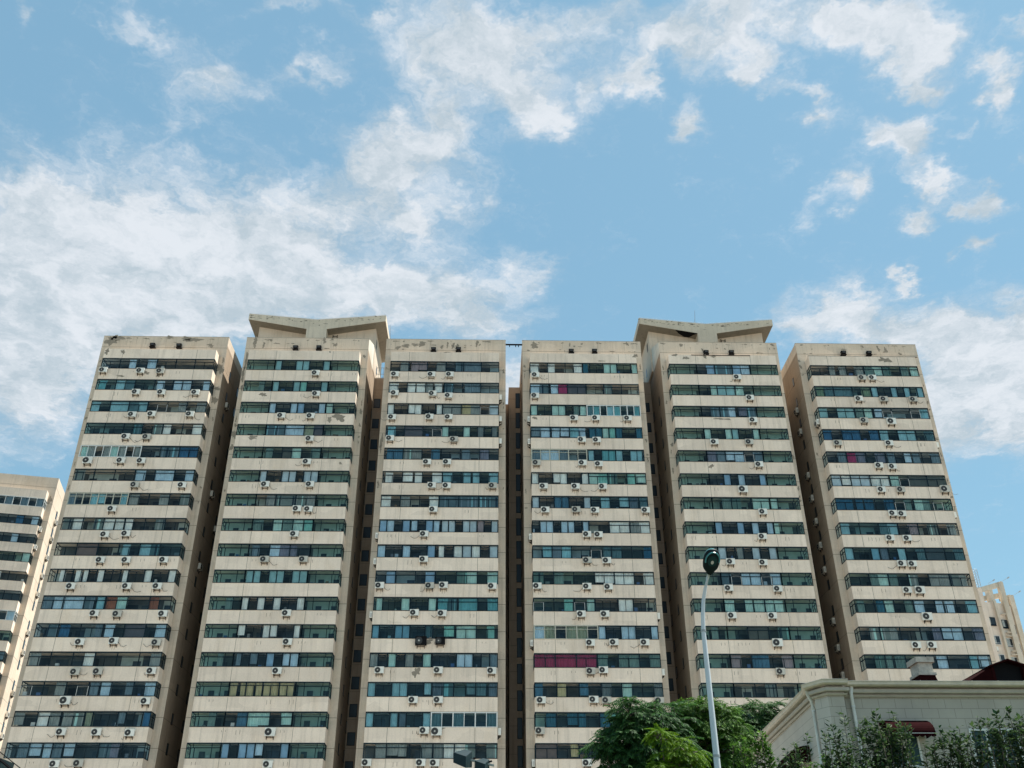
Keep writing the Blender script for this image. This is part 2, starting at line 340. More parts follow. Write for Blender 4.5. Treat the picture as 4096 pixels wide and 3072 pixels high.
def unit(par, x0, x1, zb, zt, cells, style, rnd, gm, retL=False, retR=False, y=F):
    fm = {'W': M['wframe'], 'C': M['cframe']}.get(style, M['frame'])
    f = MB(); p = MB(); c = MB()
    t = .06; yb = y+.02; yf = y-.02       # frame sits 2 cm proud of the spandrel
    def V(x, a, b, wd, m=fm, pr=0): f.box(x-wd/2, x+wd/2, yf-pr, yb+.02, a, b, m)
    def H(z, a, b, wd, m=fm, pr=0): f.box(a, b, yf+.002-pr, yb+.018, z-wd/2, z+wd/2, m)
    f.box(x0, x1, yf+.001, yb+.025, zb, zb+t, fm); f.box(x0, x1, yf+.001, yb+.025, zt-.11, zt, M['frame'])
    V(x0+t/2, zb, zt, t+.01); V(x1-t/2, zb, zt, t+.01)
    wd = x1-x0; n = len(cells); cw = wd/n
    if style == 'a':
        zt_ = zb + (zt-zb)*rnd.uniform(.64, .7); H(zt_, x0, x1, .08)
        for k in (1, 2): V(x0+wd*k/3, zb, zt, .105)
        for k in range(3):
            if k != 1 or rnd.random() < .25: V(x0+wd*(k+.5)/3+rnd.uniform(-.1, .1), zb, zt_, .065)
    elif style == 'c':
        zt_ = zb+(zt-zb)*.68; H(zt_, x0, x1, .08)
        mir = -1 if retR else 1; X = (lambda u: x0+wd*u) if not retR else (lambda u: x1-wd*u)
        V(X(.99), zb, zt, .09); V(X(.24), zb, zt_, .07); V(X(.74), zb, zt_, .07); V(X(.2), zt_, zt, .06); V(X(.74), zt_, zt, .06)
        V(X(.14), zb, zt_, .035)
        ym = -1.15  # diagonal brace seen through the glass
        f.tube([(X(.10), -.9, zb+.1), (X(.03), -1.25, zt_-.05)], .03, fm, 4)
    elif style == 'n':
        i = 0
        while i < n:
            j = i
            while j < n and cells[j] == cells[i]: j += 1
            a = x0+i*cw; b = x0+j*cw
            if i: V(a, zb, zt, .12, pr=.004)
            if cells[i] in 'dD':
                H(zb+(zt-zb)*.8, a, b, .075)
                k = max(1, int(round((b-a)/.75)))
                for q in range(1, k): V(a+(b-a)*q/k, zb, zb+(zt-zb)*.8, .06)
            elif b-a > 1.3: V((a+b)/2, zb, zt, .05)
            i = j
    elif style in 'WC':
        for k in range(0, n+1, 2): V(min(max(x0+k*cw, x0+.05), x1-.05), zb, zt, .11, pr=.006)
        for k in range(1, n, 2): V(x0+k*cw, zb, zt, .07, pr=.004)
        f.box(x0, x1, yf-.01, yb, zb+.002, zb+.075, fm); f.box(x0, x1, yf-.01, yb, zt-.1, zt-.004, fm)
        if style == 'C': H(zb+(zt-zb)*.72, x0, x1, .05)
    elif style == 'G':   # grid of small sashes over beige blinds
        zt_ = zb+(zt-zb)*.74; H(zt_, x0, x1, .07)
        for k in range(1, n): V(x0+k*cw, zb, zt if k % 2 == 0 else zt_, .09)
    # thin white sash around the marked cells
    for i, ch in enumerate(cells):
        if ch == 'D':
            a = x0+i*cw; b = a+cw; zz = zb+(zt-zb)*.66
            for (xx0, xx1, z0, z1) in ((a, a+.035, zb, zz), (b-.035, b, zb, zz), (a, b, zb, zb+.04), (a, b, zz-.04, zz)):
                f.box(xx0, xx1, yf-.03, yf-.012, z0+.03, z1, M['wframe'])
    p.face([(x0, y, zb), (x1, y, zb), (x1, y, zt), (x0, y, zt)], gm)
    for side, on in ((x0, retL), (x1, retR)):
        if not on: continue
        e = -1 if side == x0 else 1
        xo = side - e*.015
        p.face([(xo, y, zb), (xo, 0, zb), (xo, 0, zt), (xo, y, zt)], gm)
        a, b = (side-.02, side+.02)
        f.box(a, b, y+.05, 0, zt-.075, zt-.003, fm); f.box(a, b, y+.05, 0, zb+.003, zb+t, fm); f.box(a, b, y+.05, 0, zb+(zt-zb)*.66, zb+(zt-zb)*.7, fm)
        f.box(a+.003, b-.003, y*.5-.03, y*.5+.03, zb, zt, fm); f.box(a-.003, b+.003, -.06, -.003, zb, zt, fm)
    o = f.build('balcony_window', par)
    p.build('pane', o)
    fillcells(c, x0+.06, x1-.06, zb, zt-.06, cells, rnd, y+.16, None)
    if c.f: c.build('curtain', o)
    return o

# per tower and row: (style, cells) of the glazed units from left to right; d dark, t teal sheer, w white, g grey, b blue, r red,
# p pink, o orange, y beige, m mint, n brown, s painted pale sky reflection, D dark with a white sash
ROWS = {
0: ["a dddwdw|a dddddd","a mtwgdt|a wdwwdw","a wdwwgw|a dDtgtg","a dtdddt|a dtwtdw","W mgdgmgdg|a dtttbb","a ttttdd|a wdwwdw","C gddmmddm|a gddgdt","a twttww|a wddtdt",
    "a ddnndt|a wdwtdd","n twdwwdwd|n dwddwddw","a gwwwtm|a omddot","a dtbdtg|a wdnndw","a gddddw|a ddttdg","a DddgdD|a gwdgdw","a gdwggt|n ydddgdtb","a dgwwgw|a ddtpdt"],
2: ["a dgppdg|a dtggdt","a wdwwgw|a ttggtt","n wddwwddw|a ggygDs","a mdnndD|n wddwdpdp","a bbtgdb|a dtgtpd","a wdwwdw|a wdwwdw","a wdgtdw|a tttttt","n swdswdsw|n ssdsspds",
    "n wddwdds|n wdwswds","a dsttds|a ddtwdw","n wddwddw|a mtmmdm","n sddssddt|a dmwwdm","n gdmdgdm|n dddwwdtg","n wddwwddw|a pttggp","n wddwpddw|W gdgddg","a dgggdg|a gwwtdt"],
3: ["a wdwdtw|n bddwwddw","a wtwrnn|a tttddt","n wddwwdgw|W gmdwmddm","a gwwwmw|n bbwmbddb","C gwwgtd|n wdmmwdww","n wddwwddw|a wmttmw","n sddbbdds|a dwdwpg","n dwwdwwdw|a tdwwgw",
    "a tmgmtt|a Dggddb","a tdgtdd|a wwwwdw","a DddmDw|n dddwwddt","C wydyyd|n wddwwddw","a rrrrrr|a gdggdg","a bdydbd|a pdwddp","a tbdbbd|a bmttdt","a nndydd|a tdtttd"],
5: ["a ddggdg|a gwtdgw","a ygggty|n wddwdwdw","a sdssgw|a wDttDm","a bdbbdb|a wdwwdg","a dgrpdp|a gdwgdg","a swssww|a wDnnnn","a bbbbdb|a DgwgDt","a wdttgw|a dpttdg",
    "n wddspdw|a dgnndg","a ddgwgd|a tdggtg","a gdbwdg|a wdwwdm","a dttgdd|a tpwwdp","a dtggdt|a dwddmw","a gdtdgt|a ddtdgd","a ddtdgt|a ddtdgd","a ddtdgt|a ddtdgd"],
}
CENT = {1: ["n sddssdds","n sddsmdds","n wddwsddw","a ttwwyn","a gdnwdg","n sddssdss","a tgtttg","a gdwgwm","a gdwppd","n ssdssdss","n wdwdwddw","n wddwwddw","n gdgdsdww","G yyyyyyyy","a dbmmdm","n sdsswdds"],
        4: ["a dsttsw","a dwsswd","a dttwpt","n wddwsddw","a pgwwDg","n ddsdwdds","a tgttww","n sddsdwdw","n sdgdsds","a tDwwDw","a wdwwww","a tdnndt","a pdbbdp","a dtdttd","a dtdttd","a dtdttd"]}

def jag(mb, cx, cz, w_, h_, y, mat, rnd):
    """irregular flake of bare render, 3 mm proud"""
    n = 26; o1, o2, o3 = (rnd.uniform(0, 6) for _ in range(3)); w_ *= 1.35; h_ *= 1.35
    pts = []
    for i in range(n):
        a = 2*pi*i/n; r = .68+.24*sin(2*a+o1)+.18*sin(5*a+o2)+.10*sin(9*a+o3)+rnd.uniform(-.08, .08)
        pts.append((cx+cos(a)*w_/2*r, y, cz+sin(a)*h_/2*r))
    for i in range(n):
        mb.face([(cx, y, cz), pts[i], pts[(i+1) % n]], mat)

PEEL = [  # photo px: x, y, w, h, plane ('w' wall front / 'b' bay front)
 (0,446,1360,50,36,'w'),(0,470,1352,46,24,'w'),(0,680,1349,36,12,'w'),(0,745,1355,48,16,'w'),(0,775,1360,60,18,'w'),(0,842,1382,30,14,'w'),(0,427,1407,20,20,'b'),(0,492,1408,16,16,'b'),(0,881,1476,26,42,'w'),(0,893,1441,12,18,'w'),(0,868,1555,28,12,'w'),(0,857,1600,22,34,'w'),(0,482,1504,28,8,'b'),(0,585,1491,24,14,'b'),(0,635,1501,20,12,'b'),
 (1,1022,1362,20,26,'w'),(1,1018,1382,12,22,'w'),(1,1055,1380,12,22,'w'),(1,1084,1361,10,12,'w'),(1,1298,1362,16,22,'w'),(1,1342,1380,20,12,'w'),(1,1330,1357,12,8,'w'),(1,985,1440,12,60,'w'),(1,972,1500,12,50,'w'),(1,968,1551,12,20,'w'),(1,942,1700,10,14,'w'),(1,936,1738,16,36,'w'),(1,925,1790,18,20,'w'),(1,1457,1425,12,14,'w'),(1,1320,1408,8,6,'b'),(1,1356,1670,42,34,'b'),(1,1318,1678,22,18,'b'),(1,1052,1578,24,18,'b'),(1,1010,1750,44,12,'b'),(1,1362,1853,14,8,'b'),
 (2,1592,1391,26,12,'w'),(2,1625,1384,40,12,'w'),(2,1660,1379,40,10,'w'),(2,1688,1376,36,18,'w'),(2,1768,1388,14,14,'w'),(2,1790,1380,10,22,'w'),(2,1812,1382,12,26,'w'),(2,1828,1386,14,24,'w'),(2,1860,1389,10,5,'w'),(2,1908,1374,14,24,'w'),(2,1919,1379,10,8,'w'),(2,1789,1409,26,4,'b'),(2,1526,1765,14,44,'w'),(2,1522,1795,10,24,'w'),(2,1718,2564,24,18,'b'),(2,1665,2688,26,30,'b'),(2,1760,2913,26,14,'b'),
 (3,2138,1382,38,22,'w'),(3,2279,1379,8,14,'w'),(3,2297,1385,8,8,'w'),(3,2327,1376,8,10,'w'),(3,2508,1376,14,14,'w'),(3,2541,1424,18,16,'b'),(3,2405,1444,46,3,'b'),(3,2139,1672,18,12,'b'),(3,2240,1399,8,5,'w'),
 (4,2724,1381,12,18,'w'),(4,2811,1402,12,16,'w'),(4,2700,1420,30,8,'b'),(4,2743,1432,22,14,'b'),(4,2868,1393,8,6,'w'),(4,2900,1396,8,8,'w'),(4,3089,1380,18,10,'w'),(4,3078,1395,5,8,'w'),(4,3097,1395,6,8,'w'),(4,2688,1778,10,16,'w'),(4,2820,1426,16,14,'b'),(4,2853,1425,24,10,'b'),(4,2890,1676,60,8,'b'),(4,2845,1865,18,14,'b'),
 (5,3450,1387,10,10,'w'),(5,3512,1394,10,24,'w'),(5,3543,1400,14,22,'w'),(5,3538,1408,10,10,'w'),(5,3600,1416,16,10,'w'),(5,3540,1440,46,24,'b'),(5,3197,1444,10,10,'w'),(5,3202,1467,12,16,'w')]

GM = M['glass']
TWOBJ = []
for t in range(6):
    xl, xr, bl, br = TW[t]; cx = (xl+xr)/2; rnd = random.Random(100+t)
    xl -= cx; xr -= cx; bl -= cx; br -= cx
    T = empty('apartment_tower', (cx, W, 0), label={0:'beige tower at left of row, large peeling patches on its parapet corner',1:'beige tower under the left winged rooftop house, crimson-free, green corner balconies',2:'beige tower left of the narrow central gap with two black air conditioners',
        3:'beige tower right of the narrow central gap with crimson curtained balcony',4:'beige tower under the right winged rooftop house, behind the street lamp head',5:'beige tower at right end of row, above the white villa'}[t], cat='apartment tower', group='six main apartment towers in a row')
    if t == 1: T['label'] = 'beige tower under the left winged rooftop house, green glazed balconies at both corners'
    TWOBJ.append(T)
    # ---- body with parapet
    b = MB(); wm = M['wall']
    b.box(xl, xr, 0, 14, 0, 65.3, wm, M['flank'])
    b.box(xl, xr, 0, .25, 65.3, TOP, wm); b.box(xl, xr, 13.75, 14, 65.3, TOP, wm)
    b.box(xl, xl+.25, .25, 13.75, 65.3, TOP-.003, wm); b.box(xr-.25, xr, .25, 13.75, 65.3, TOP-.003, wm)
    b.box(xl+.251, xr-.251, .251, 13.749, 65.3, 65.34, M['bounce_sheet'])  # unseen dark sheet, added to cut sunlit roof bounce onto the soffits
    rim = pbr('parapet_rim', (.30, .28, .24), .9, var=.3, vscale=4) if t == 0 else rim
    b.box(xl-.02, xr+.02, -.02, .27, TOP, TOP+.05, rim)
    # horizontal construction joints on front strips and both flanks
    for k in range(0, 18):
        z = 65.0 if k == 0 else 62.25-FL*(k-1)
        b.box(xl-.004, xr+.004, -.004, 14.004, z-.022, z+.022, M['joint'])
    # inner walls of the balconies: openings behind the glass
    for k in range(17):
        zb = Z1-FL*k
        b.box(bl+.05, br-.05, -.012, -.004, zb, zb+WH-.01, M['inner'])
        x = bl+.3
        while x < br-1.2:
            ww = rnd.uniform(.8, 2.2)
            if rnd.random() < .8: b.box(x, min(x+ww, br-.2), -.03, -.014, zb, zb+rnd.uniform(.75, 1.2), M['inner2'])
            x += ww+rnd.uniform(.25, .7)
    for (tt, px, py, pw, ph, pl) in PEEL:
        if tt != t: continue
        Y = W-.004 if pl == 'w' else W+F-.004
        p = at(px, py, Y); sc = (p[1]/cos(PIT))/FPX*.98
        jag(b, p[0]-cx, p[2], pw*sc, ph*sc*1.15, Y-W, M['peel'], rnd)
        jag(b, p[0]-cx+rnd.uniform(-.3, .3)*pw*sc, p[2]+rnd.uniform(-.3, .3)*ph*sc, pw*sc*.5, ph*sc*.6, Y-W-.001, M['peel'], rnd)
    for q in range(16):     # small flakes along the top edge and the outer corners, with dirty runs below
        xx = rnd.uniform(xl+.4, xr-.4); zz = rnd.choice((TOP-.22, TOP-.3, 65.1, TOP-.8)); sz = rnd.uniform(.08, .38)
        jag(b, xx, zz, sz*rnd.uniform(.8, 2.2), sz*.55, -.0045-.0003*q, M['peel'], rnd)
        if rnd.random() < .6: b.box(xx-.02, xx+.02, -.0035, 0, zz-sz-rnd.uniform(.2, .9), zz-sz*.3, M['stain'])
    for q in range(10):
        sx_ = rnd.choice((-1, 1)); zz = rnd.uniform(44, 64); jag(b, (xl+.25) if sx_ < 0 else (xr-.25), zz, rnd.uniform(.1, .3), rnd.uniform(.15, .7), -.006-.0003*q, M['peel'], rnd)
    b.build('wall', T)
    if t in (1, 4):  # sloping wing wall and winged penthouse
        s = MB(); e = 1 if t == 1 else -1; X0 = xr if t == 1 else xl
        xa, xb = (X0-.3*e, X0+.006*e); 
        s.prism([(.02, 65.02), (.02, TOP), (4.95, 68.75), (4.95, 65.02)], min(xa, xb), max(xa, xb), M['lite'], 'x')
        s.build('wing_wall', T)
        ph = MB(); px0, px1 = ((-29.91-cx, -14.86-cx) if t == 1 else (20.6-cx, 35.5-cx))
        
        e0, e1, vx, q0, q1 = ((-31.08, -13.51, -22.3, -23.52, -20.96) if t == 1 else (19.23, 36.65, 27.9, 26.69, 29.18))
        e0 -= cx; e1 -= cx; vx -= cx; q0 -= cx; q1 -= cx
        # the box is filled up to the sloping soffit
        ph.prism([(px0, 71.0), (px0, 71.52), (q0, 70.45), (q0, 70.3), (q0, 71.0)], 4.957, 12.99, M['wall']) if 0 else None
        zs0 = 70.28+(px0-q0)/(e0-q0)*(71.66-70.28)-.012; zs1 = 70.28+(px1-q1)/(e1-q1)*(71.60-70.28)-.012
        ph.prism([(px0, 65.3), (px1, 65.3), (px1, zs1), (q1, 70.268), (q0, 70.268), (px0, zs0)], 4.955, 13.0, M['wall'])
        if t == 1:   # side windows
            for yy, zz in ((6.2, 69.3), (8.2, 66.6)): ph.box(px1, px1+.02, yy, yy+.7, zz, zz+1.1, M['inner2'])
        else:
            for yy, zz in ((6.2, 69.3), (8.2, 66.6)): ph.box(px0-.02, px0, yy, yy+.7, zz, zz+1.1, M['inner2'])
        ph.build('penthouse', T)
        rf = MB()
        prof = [(e0, 72.55), (vx, 71.74), (e1, 72.52), (e1, 71.60), (q1, 70.28), (q0, 70.28), (e0, 71.66)]
        rf.prism(prof, 3.55, 13.4, M['conc'])
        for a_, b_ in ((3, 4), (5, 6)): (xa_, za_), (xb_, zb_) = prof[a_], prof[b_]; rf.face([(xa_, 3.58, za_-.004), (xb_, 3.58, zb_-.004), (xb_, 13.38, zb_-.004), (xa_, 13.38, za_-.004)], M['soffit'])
        rf.box(q0, q1, 3.551, 4.94, 65.3, 70.279, M['conc'])
        for k in range(60):   # pitted concrete
            u = rnd.random(); xx = e0+(e1-e0)*u; zz = 71.0+abs(xx-vx)*.09+rnd.uniform(-.2, .8)
            if abs(xx-vx) > 1.6: zz = max(zz, 71.2+abs(xx-vx)*.09)
            zlim = 71.74+abs(xx-vx)*.088-.06
            if zz < zlim: jag(rf, xx, zz, rnd.uniform(.08, .5), rnd.uniform(.05, .18), 3.546, M['peel'], rnd)
        if t == 4:   # broken soffit
            pts = [(-3.4, 3.7), (-2.6, 5.0), (-1.0, 4.9), (-.7, 4.2), (.2, 3.9), (-.2, 3.6)]
            for i in range(len(pts)): pass
            sl_ = lambda x: 70.28+(q0-x)*.185
            poly = [(q0-2.9, 3.56), (q0-2.3, 4.3), (q0-1.5, 4.85), (q0-.9, 4.8), (q0-.5, 4.2), (q0-.05, 3.7), (q0-.05, 3.56)]
            rf.face([(x, y, sl_(x)-.02) for x, y in poly], M['black'])
        rf.build('roof', T)
        for (xa_, za_, xb_, zb_) in ((e0, 72.55, vx, 71.74), (vx, 71.74, e1, 72.52)):
            lw = MB(); lw.tube([(xa_+.1, 3.75, za_+.24), (xb_-.1, 3.75, zb_+.24)], .012, M['metal'], 4)
            for k in range(7): u = k/6; xx = xa_+.1+(xb_-xa_-.2)*u; lw.tube([(xx, 3.75, za_+(zb_-za_)*u-.02), (xx, 3.75, za_+(zb_-za_)*u+.24)], .012, M['metal'], 4)
            lw.build('lightning_wire', T)
    # ---- spandrels (one balcony front per storey)
    for k in range(17):
        z = Z1-FL*k
        s = MB()
        if k == 0:
            fs = MB(); fs.box(bl, br, F, -.002, Z1+WH, 63.85, M['span'])
            for u in (.17, .83) if t not in (1, 4) else (.25, .76): fs.box(bl+(br-bl)*u-.018, bl+(br-bl)*u+.018, F-.003, F, Z1+WH+.02, 63.83, M['joint'])
            fs.build('spandrel', T)
        s.box(bl, br, F, -.002, z-(FL-WH), z, M['span'])
        for u in (.17, .83) if t not in (1, 4) else (.25, .76):
            s.box(bl+(br-bl)*u-.018, bl+(br-bl)*u+.018, F-.003, F, z-(FL-WH)+.01, z-.01, M['joint'])
        s.box(bl-.01, br+.01, F-.012, F, z-.035, z+.004, M['wall']); s.box(bl, br, F-.006, F, z-(FL-WH)-.003, z-(FL-WH)+.04, M['joint']) if k % 2 else None
        # bracket scars and drips left by removed units
        for q in range(rnd.randint(0, 3)):
            xx = rnd.uniform(bl+.5, br-.5); hh = rnd.uniform(.15, .5)
            s.box(xx, xx+.03, F-.006, F, z-.3-hh, z-.3, M['rust']); s.box(xx+.38, xx+.41, F-.006, F, z-.3-hh*.9, z-.3, M['rust'])
        s.build('spandrel', T)
    # ---- glazing
    for k in range(17):
        zb = Z1-FL*k; zt = zb+WH; kk = min(k, 15)
        if t in (1, 4):
            a = bl+(br-bl)*.25; c = bl+(br-bl)*.745
            unit(T, bl, a, zb, zt, 'iiii' if rnd.random() < .8 else 'iigd', 'c', rnd, GM[0], retL=True)
            sty, cells = CENT[t][kk].split()
            unit(T, a, c, zb, zt, cells, sty, rnd, rnd.choice(GM[:3]))
            unit(T, c, br, zb, zt, 'iiii' if rnd.random() < .8 else 'wiid', 'c', rnd, GM[0], retR=True)
        else:
            us = ROWS[t][kk].split('|'); mid = bl+(br-bl)*.5+rnd.uniform(-.25, .25)
            for i, us_ in enumerate(us):
                sty, cells = us_.split()
                gm = rnd.choice((GM[3], GM[1], GM[1], GM[2])) if t == 0 else rnd.choice(GM)
                unit(T, bl if i == 0 else mid, mid if i == 0 else br, zb, zt, cells, sty, rnd, gm, retL=(i == 0), retR=(i == 1))
    # ---- small windows in the flanks
    for side, on in ((xr, t in (0, 1)), (xl, t in (4, 5, 3))):
        if not on: continue
        e = 1 if side == xr else -1
        for k in range(16):
            for yy, wd, hh in ((2.6, .55, 1.1), (6.6, .9, 1.2)):
                if t in (1, 4) and k < 1: continue
                zz = 62.1-FL*k; sw = MB(); a, c = sorted((side+e*.004, side+e*.03))
                sw.box(a, c, yy, yy+wd, zz, zz+hh, M['frame']); a, c = sorted((side+e*.03, side+e*.04))
                sw.box(a, c, yy+.06, yy+wd-.06, zz+.06, zz+hh-.06, M['inner2']); sw.build('flank_window', T)

# ---------------------------------------------------------------- connecting wings between the towers
def wing(x0, x1, y, top, label, wins, recess=None):
    e = empty('connecting_wing', ((x0+x1)/2, y, 0), label=label, cat='building wing', group='recessed wings joining the towers')
    m = MB(); c = (x0+x1)/2; a = x0-c+.003; b = x1-c-.003
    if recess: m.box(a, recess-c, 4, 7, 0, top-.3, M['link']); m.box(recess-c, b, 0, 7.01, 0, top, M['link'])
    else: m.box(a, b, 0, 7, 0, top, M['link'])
    for k in range(17): m.box(a if not recess else recess-c+.01, b, -.005, 0, top-1.75-FL*k-.02, top-1.75-FL*k+.02, M['joint'])
    m.build('wall', e)
    for k in range(17):
        for (wx0, wx1, z0, h) in wins:
            q = MB(); q.box(wx0-c, wx1-c, -.03, -.006, z0-FL*k, z0-FL*k+h, M['frame']); q.box(wx0-c+.06, wx1-c-.06, -.04, -.031, z0-FL*k+.07, z0-FL*k+h-.07, M['inner2'])
            q.build('window', e)
    return e
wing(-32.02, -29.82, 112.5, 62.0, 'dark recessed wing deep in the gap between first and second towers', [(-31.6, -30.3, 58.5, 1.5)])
w23 = wing(-14.90, -12.77, 107.5, 65.3, 'beige wing with railed roof in gap left of the third tower', [(-14.75, -13.9, 60.9, 1.35)])
w34 = wing(1.86, 3.90, 108.9, 64.95, 'beige wing closing the narrow central gap, open sky above it', [(3.3, 3.87, 61.85, 2.2)], recess=2.42)
w45 = wing(18.50, 20.79, 107.9, 65.3, 'beige wing with railed roof in gap right of the fourth tower', [(18.85, 20.45, 60.9, 1.35)])
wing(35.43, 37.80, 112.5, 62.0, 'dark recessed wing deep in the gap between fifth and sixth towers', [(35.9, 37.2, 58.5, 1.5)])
for e, c, x0, x1, sh in ((w23, -13.835, -14.75, -12.9, True), (w45, 19.645, 18.6, 20.1, False)):
    r = MB()
    for k in range(7):
        xx = x0-c+(x1-x0)*k/6; r.box(xx-.02, xx+.02, .05, .09, 65.3, 66.9, M['metal'])
    for z in (65.4, 65.95, 66.9): r.box(x0-c, x1-c, .04, .1, z-.02, z+.02, M['metal'])
    r.build('roof_railing', e)
    if sh:
        r = MB()
        for k in range(12):
            a = -13.75-c+k*.075; r.box(a, a+.075, .12+(k % 2)*.03, .14+(k % 2)*.03, 65.32, 66.95, M['sheet'])
        r.build('corrugated_screen', e)
# dark bridge rod carrying small lamps over the central gap
r = MB(); r.box(1.86, 3.9, 100.3, 100.45, 66.0, 66.15, M['black'])
for x in (2.3, 3.05, 3.4): r.box(x, x+.1, 100.33, 100.42, 65.75, 66.0, M['black'])
tag(r.build('cable_tray'), 'thin dark bar with hanging clips bridging the central gap near the roofline', 'cable tray')

# ---------------------------------------------------------------- floodlights on the parapets
def flood_mesh():
    a = MB(); a.prism([(-.26, -.18), (.26, -.18), (.3, .2), (-.3, .2)], -.55, -.15, M['black']); a.box(-.19, .19, -.565, -.552, -.1, .12, M['fan'])
    a.box(-.34, .34, -.5, 0, -.3, -.24, M['black']); a.box(-.05, .05, -.3, 0, -.24, -.05, M['black'])
    return a
FL_PX = [[(611,1381),(717,1383)],[(1183,1391),(1276,1391)],[(1734,1398),(1834,1398)],[(2285,1405),(2378,1405)],[(2824,1410),(2925,1410)],[(3373,1412),(3475,1413)]]
fm0 = None
for t, prs in enumerate(FL_PX):
    for i, (px, py) in enumerate(prs):
        p = at(px, py, W-.3)
        if fm0 is None: fo = flood_mesh().build('floodlight'); fm0 = fo
        else: fo = fm0.copy(); COL.objects.link(fo)
        fo.location = (p[0], W-.006, p[2])
        tag(fo, f"small black floodlight on parapet of {TN[t]}, {('left','right')[i]} of the pair", 'floodlight', 'floodlights on the tower parapets')

# ---------------------------------------------------------------- air conditioners
def ac_proto(size, dirty, black=False):
    w_, h_, d_ = size; e = empty('air_conditioner', (0, 0, 0))
    body = M['black'] if black else (M['acg'] if dirty else M['acw'])
    a = MB(); n = len(a.v)
    bv = .02
    a.prism([(-w_/2+bv, -h_/2), (w_/2-bv, -h_/2), (w_/2, -h_/2+bv), (w_/2, h_/2-bv), (w_/2-bv, h_/2), (-w_/2+bv, h_/2), (-w_/2, h_/2-bv), (-w_/2, -h_/2+bv)], -d_, -.06, body)
    a.box(-w_/2-.008, w_/2+.008, -d_-.01, -.05, h_/2-.03, h_/2+.012, body)
    for k in range(4): a.box(w_/2, w_/2+.012, -d_+.06, -.1, -h_/2+.1+k*.1, -h_/2+.13+k*.1, M['fan'])
    a.build('casing', e)
    f = MB(); R_ = h_*.43; cx_ = -w_*.17
    N = 20
    f.face([(cx_+R_*cos(2*pi*k/N), -d_-.014, R_*sin(2*pi*k/N)) for k in range(N)], M['fan'])
    for rr in (R_*.98, R_*.62):   # wire rings
        pts = [(cx_+rr*cos(2*pi*k/N), -d_-.022, rr*sin(2*pi*k/N)) for k in range(N+1)]
        f.tube(pts, .009, M['fan'], 4, False)
    f.face([(cx_+R_*.26*cos(2*pi*k/10), -d_-.03, R_*.26*sin(2*pi*k/10)) for k in range(10)], M['hub'])
    f.build('fan_guard', e)
    k = MB()
    for s in (-w_*.33, w_*.33):
        k.box(s-.025, s+.025, -d_-.02, 0, -h_/2-.05, -h_/2-.001, M['pipe']); k.prism([(-.001, -h_/2-.05), (-.001, -h_/2-.30), (-.05, -h_/2-.30), (-d_+.05, -h_/2-.06), (-d_+.05, -h_/2-.051)], s-.02, s+.02, M['pipe'], 'x')
    k.box(-w_*.33+.0201, w_*.33-.0201, -.045, -.002, -h_/2-.12, -h_/2-.08, M['pipe']); k.box(-w_*.33+.0251, w_*.33-.0251, -d_+.02, -d_+.05, -h_/2-.045, -h_/2-.01, M['pipe'])
    k.build('bracket', e)
    return e
def copy_tree(o, parent=None):
    c = o.copy(); COL.objects.link(c); c.parent = parent
    for ch in [x for x in bpy.data.objects if x.parent == o and x.name in COL.objects]: copy_tree(ch, c)
    return c
A1=((0,1200),1.659);B1=((0,2172),1.8433);A3=((1450,1200),1.659);B3=((1350,2172),1.8433);A6=((3100,1300),1.8433);B6=((3196,2172),1.8433)
A2=((900,1200),1.659);B2=((650,2172),1.8433);A4=((2000,1200),1.659);B4=((2000,2172),1.8433);A5=((2500,1200),1.659);B5=((2600,2172),1.8433)
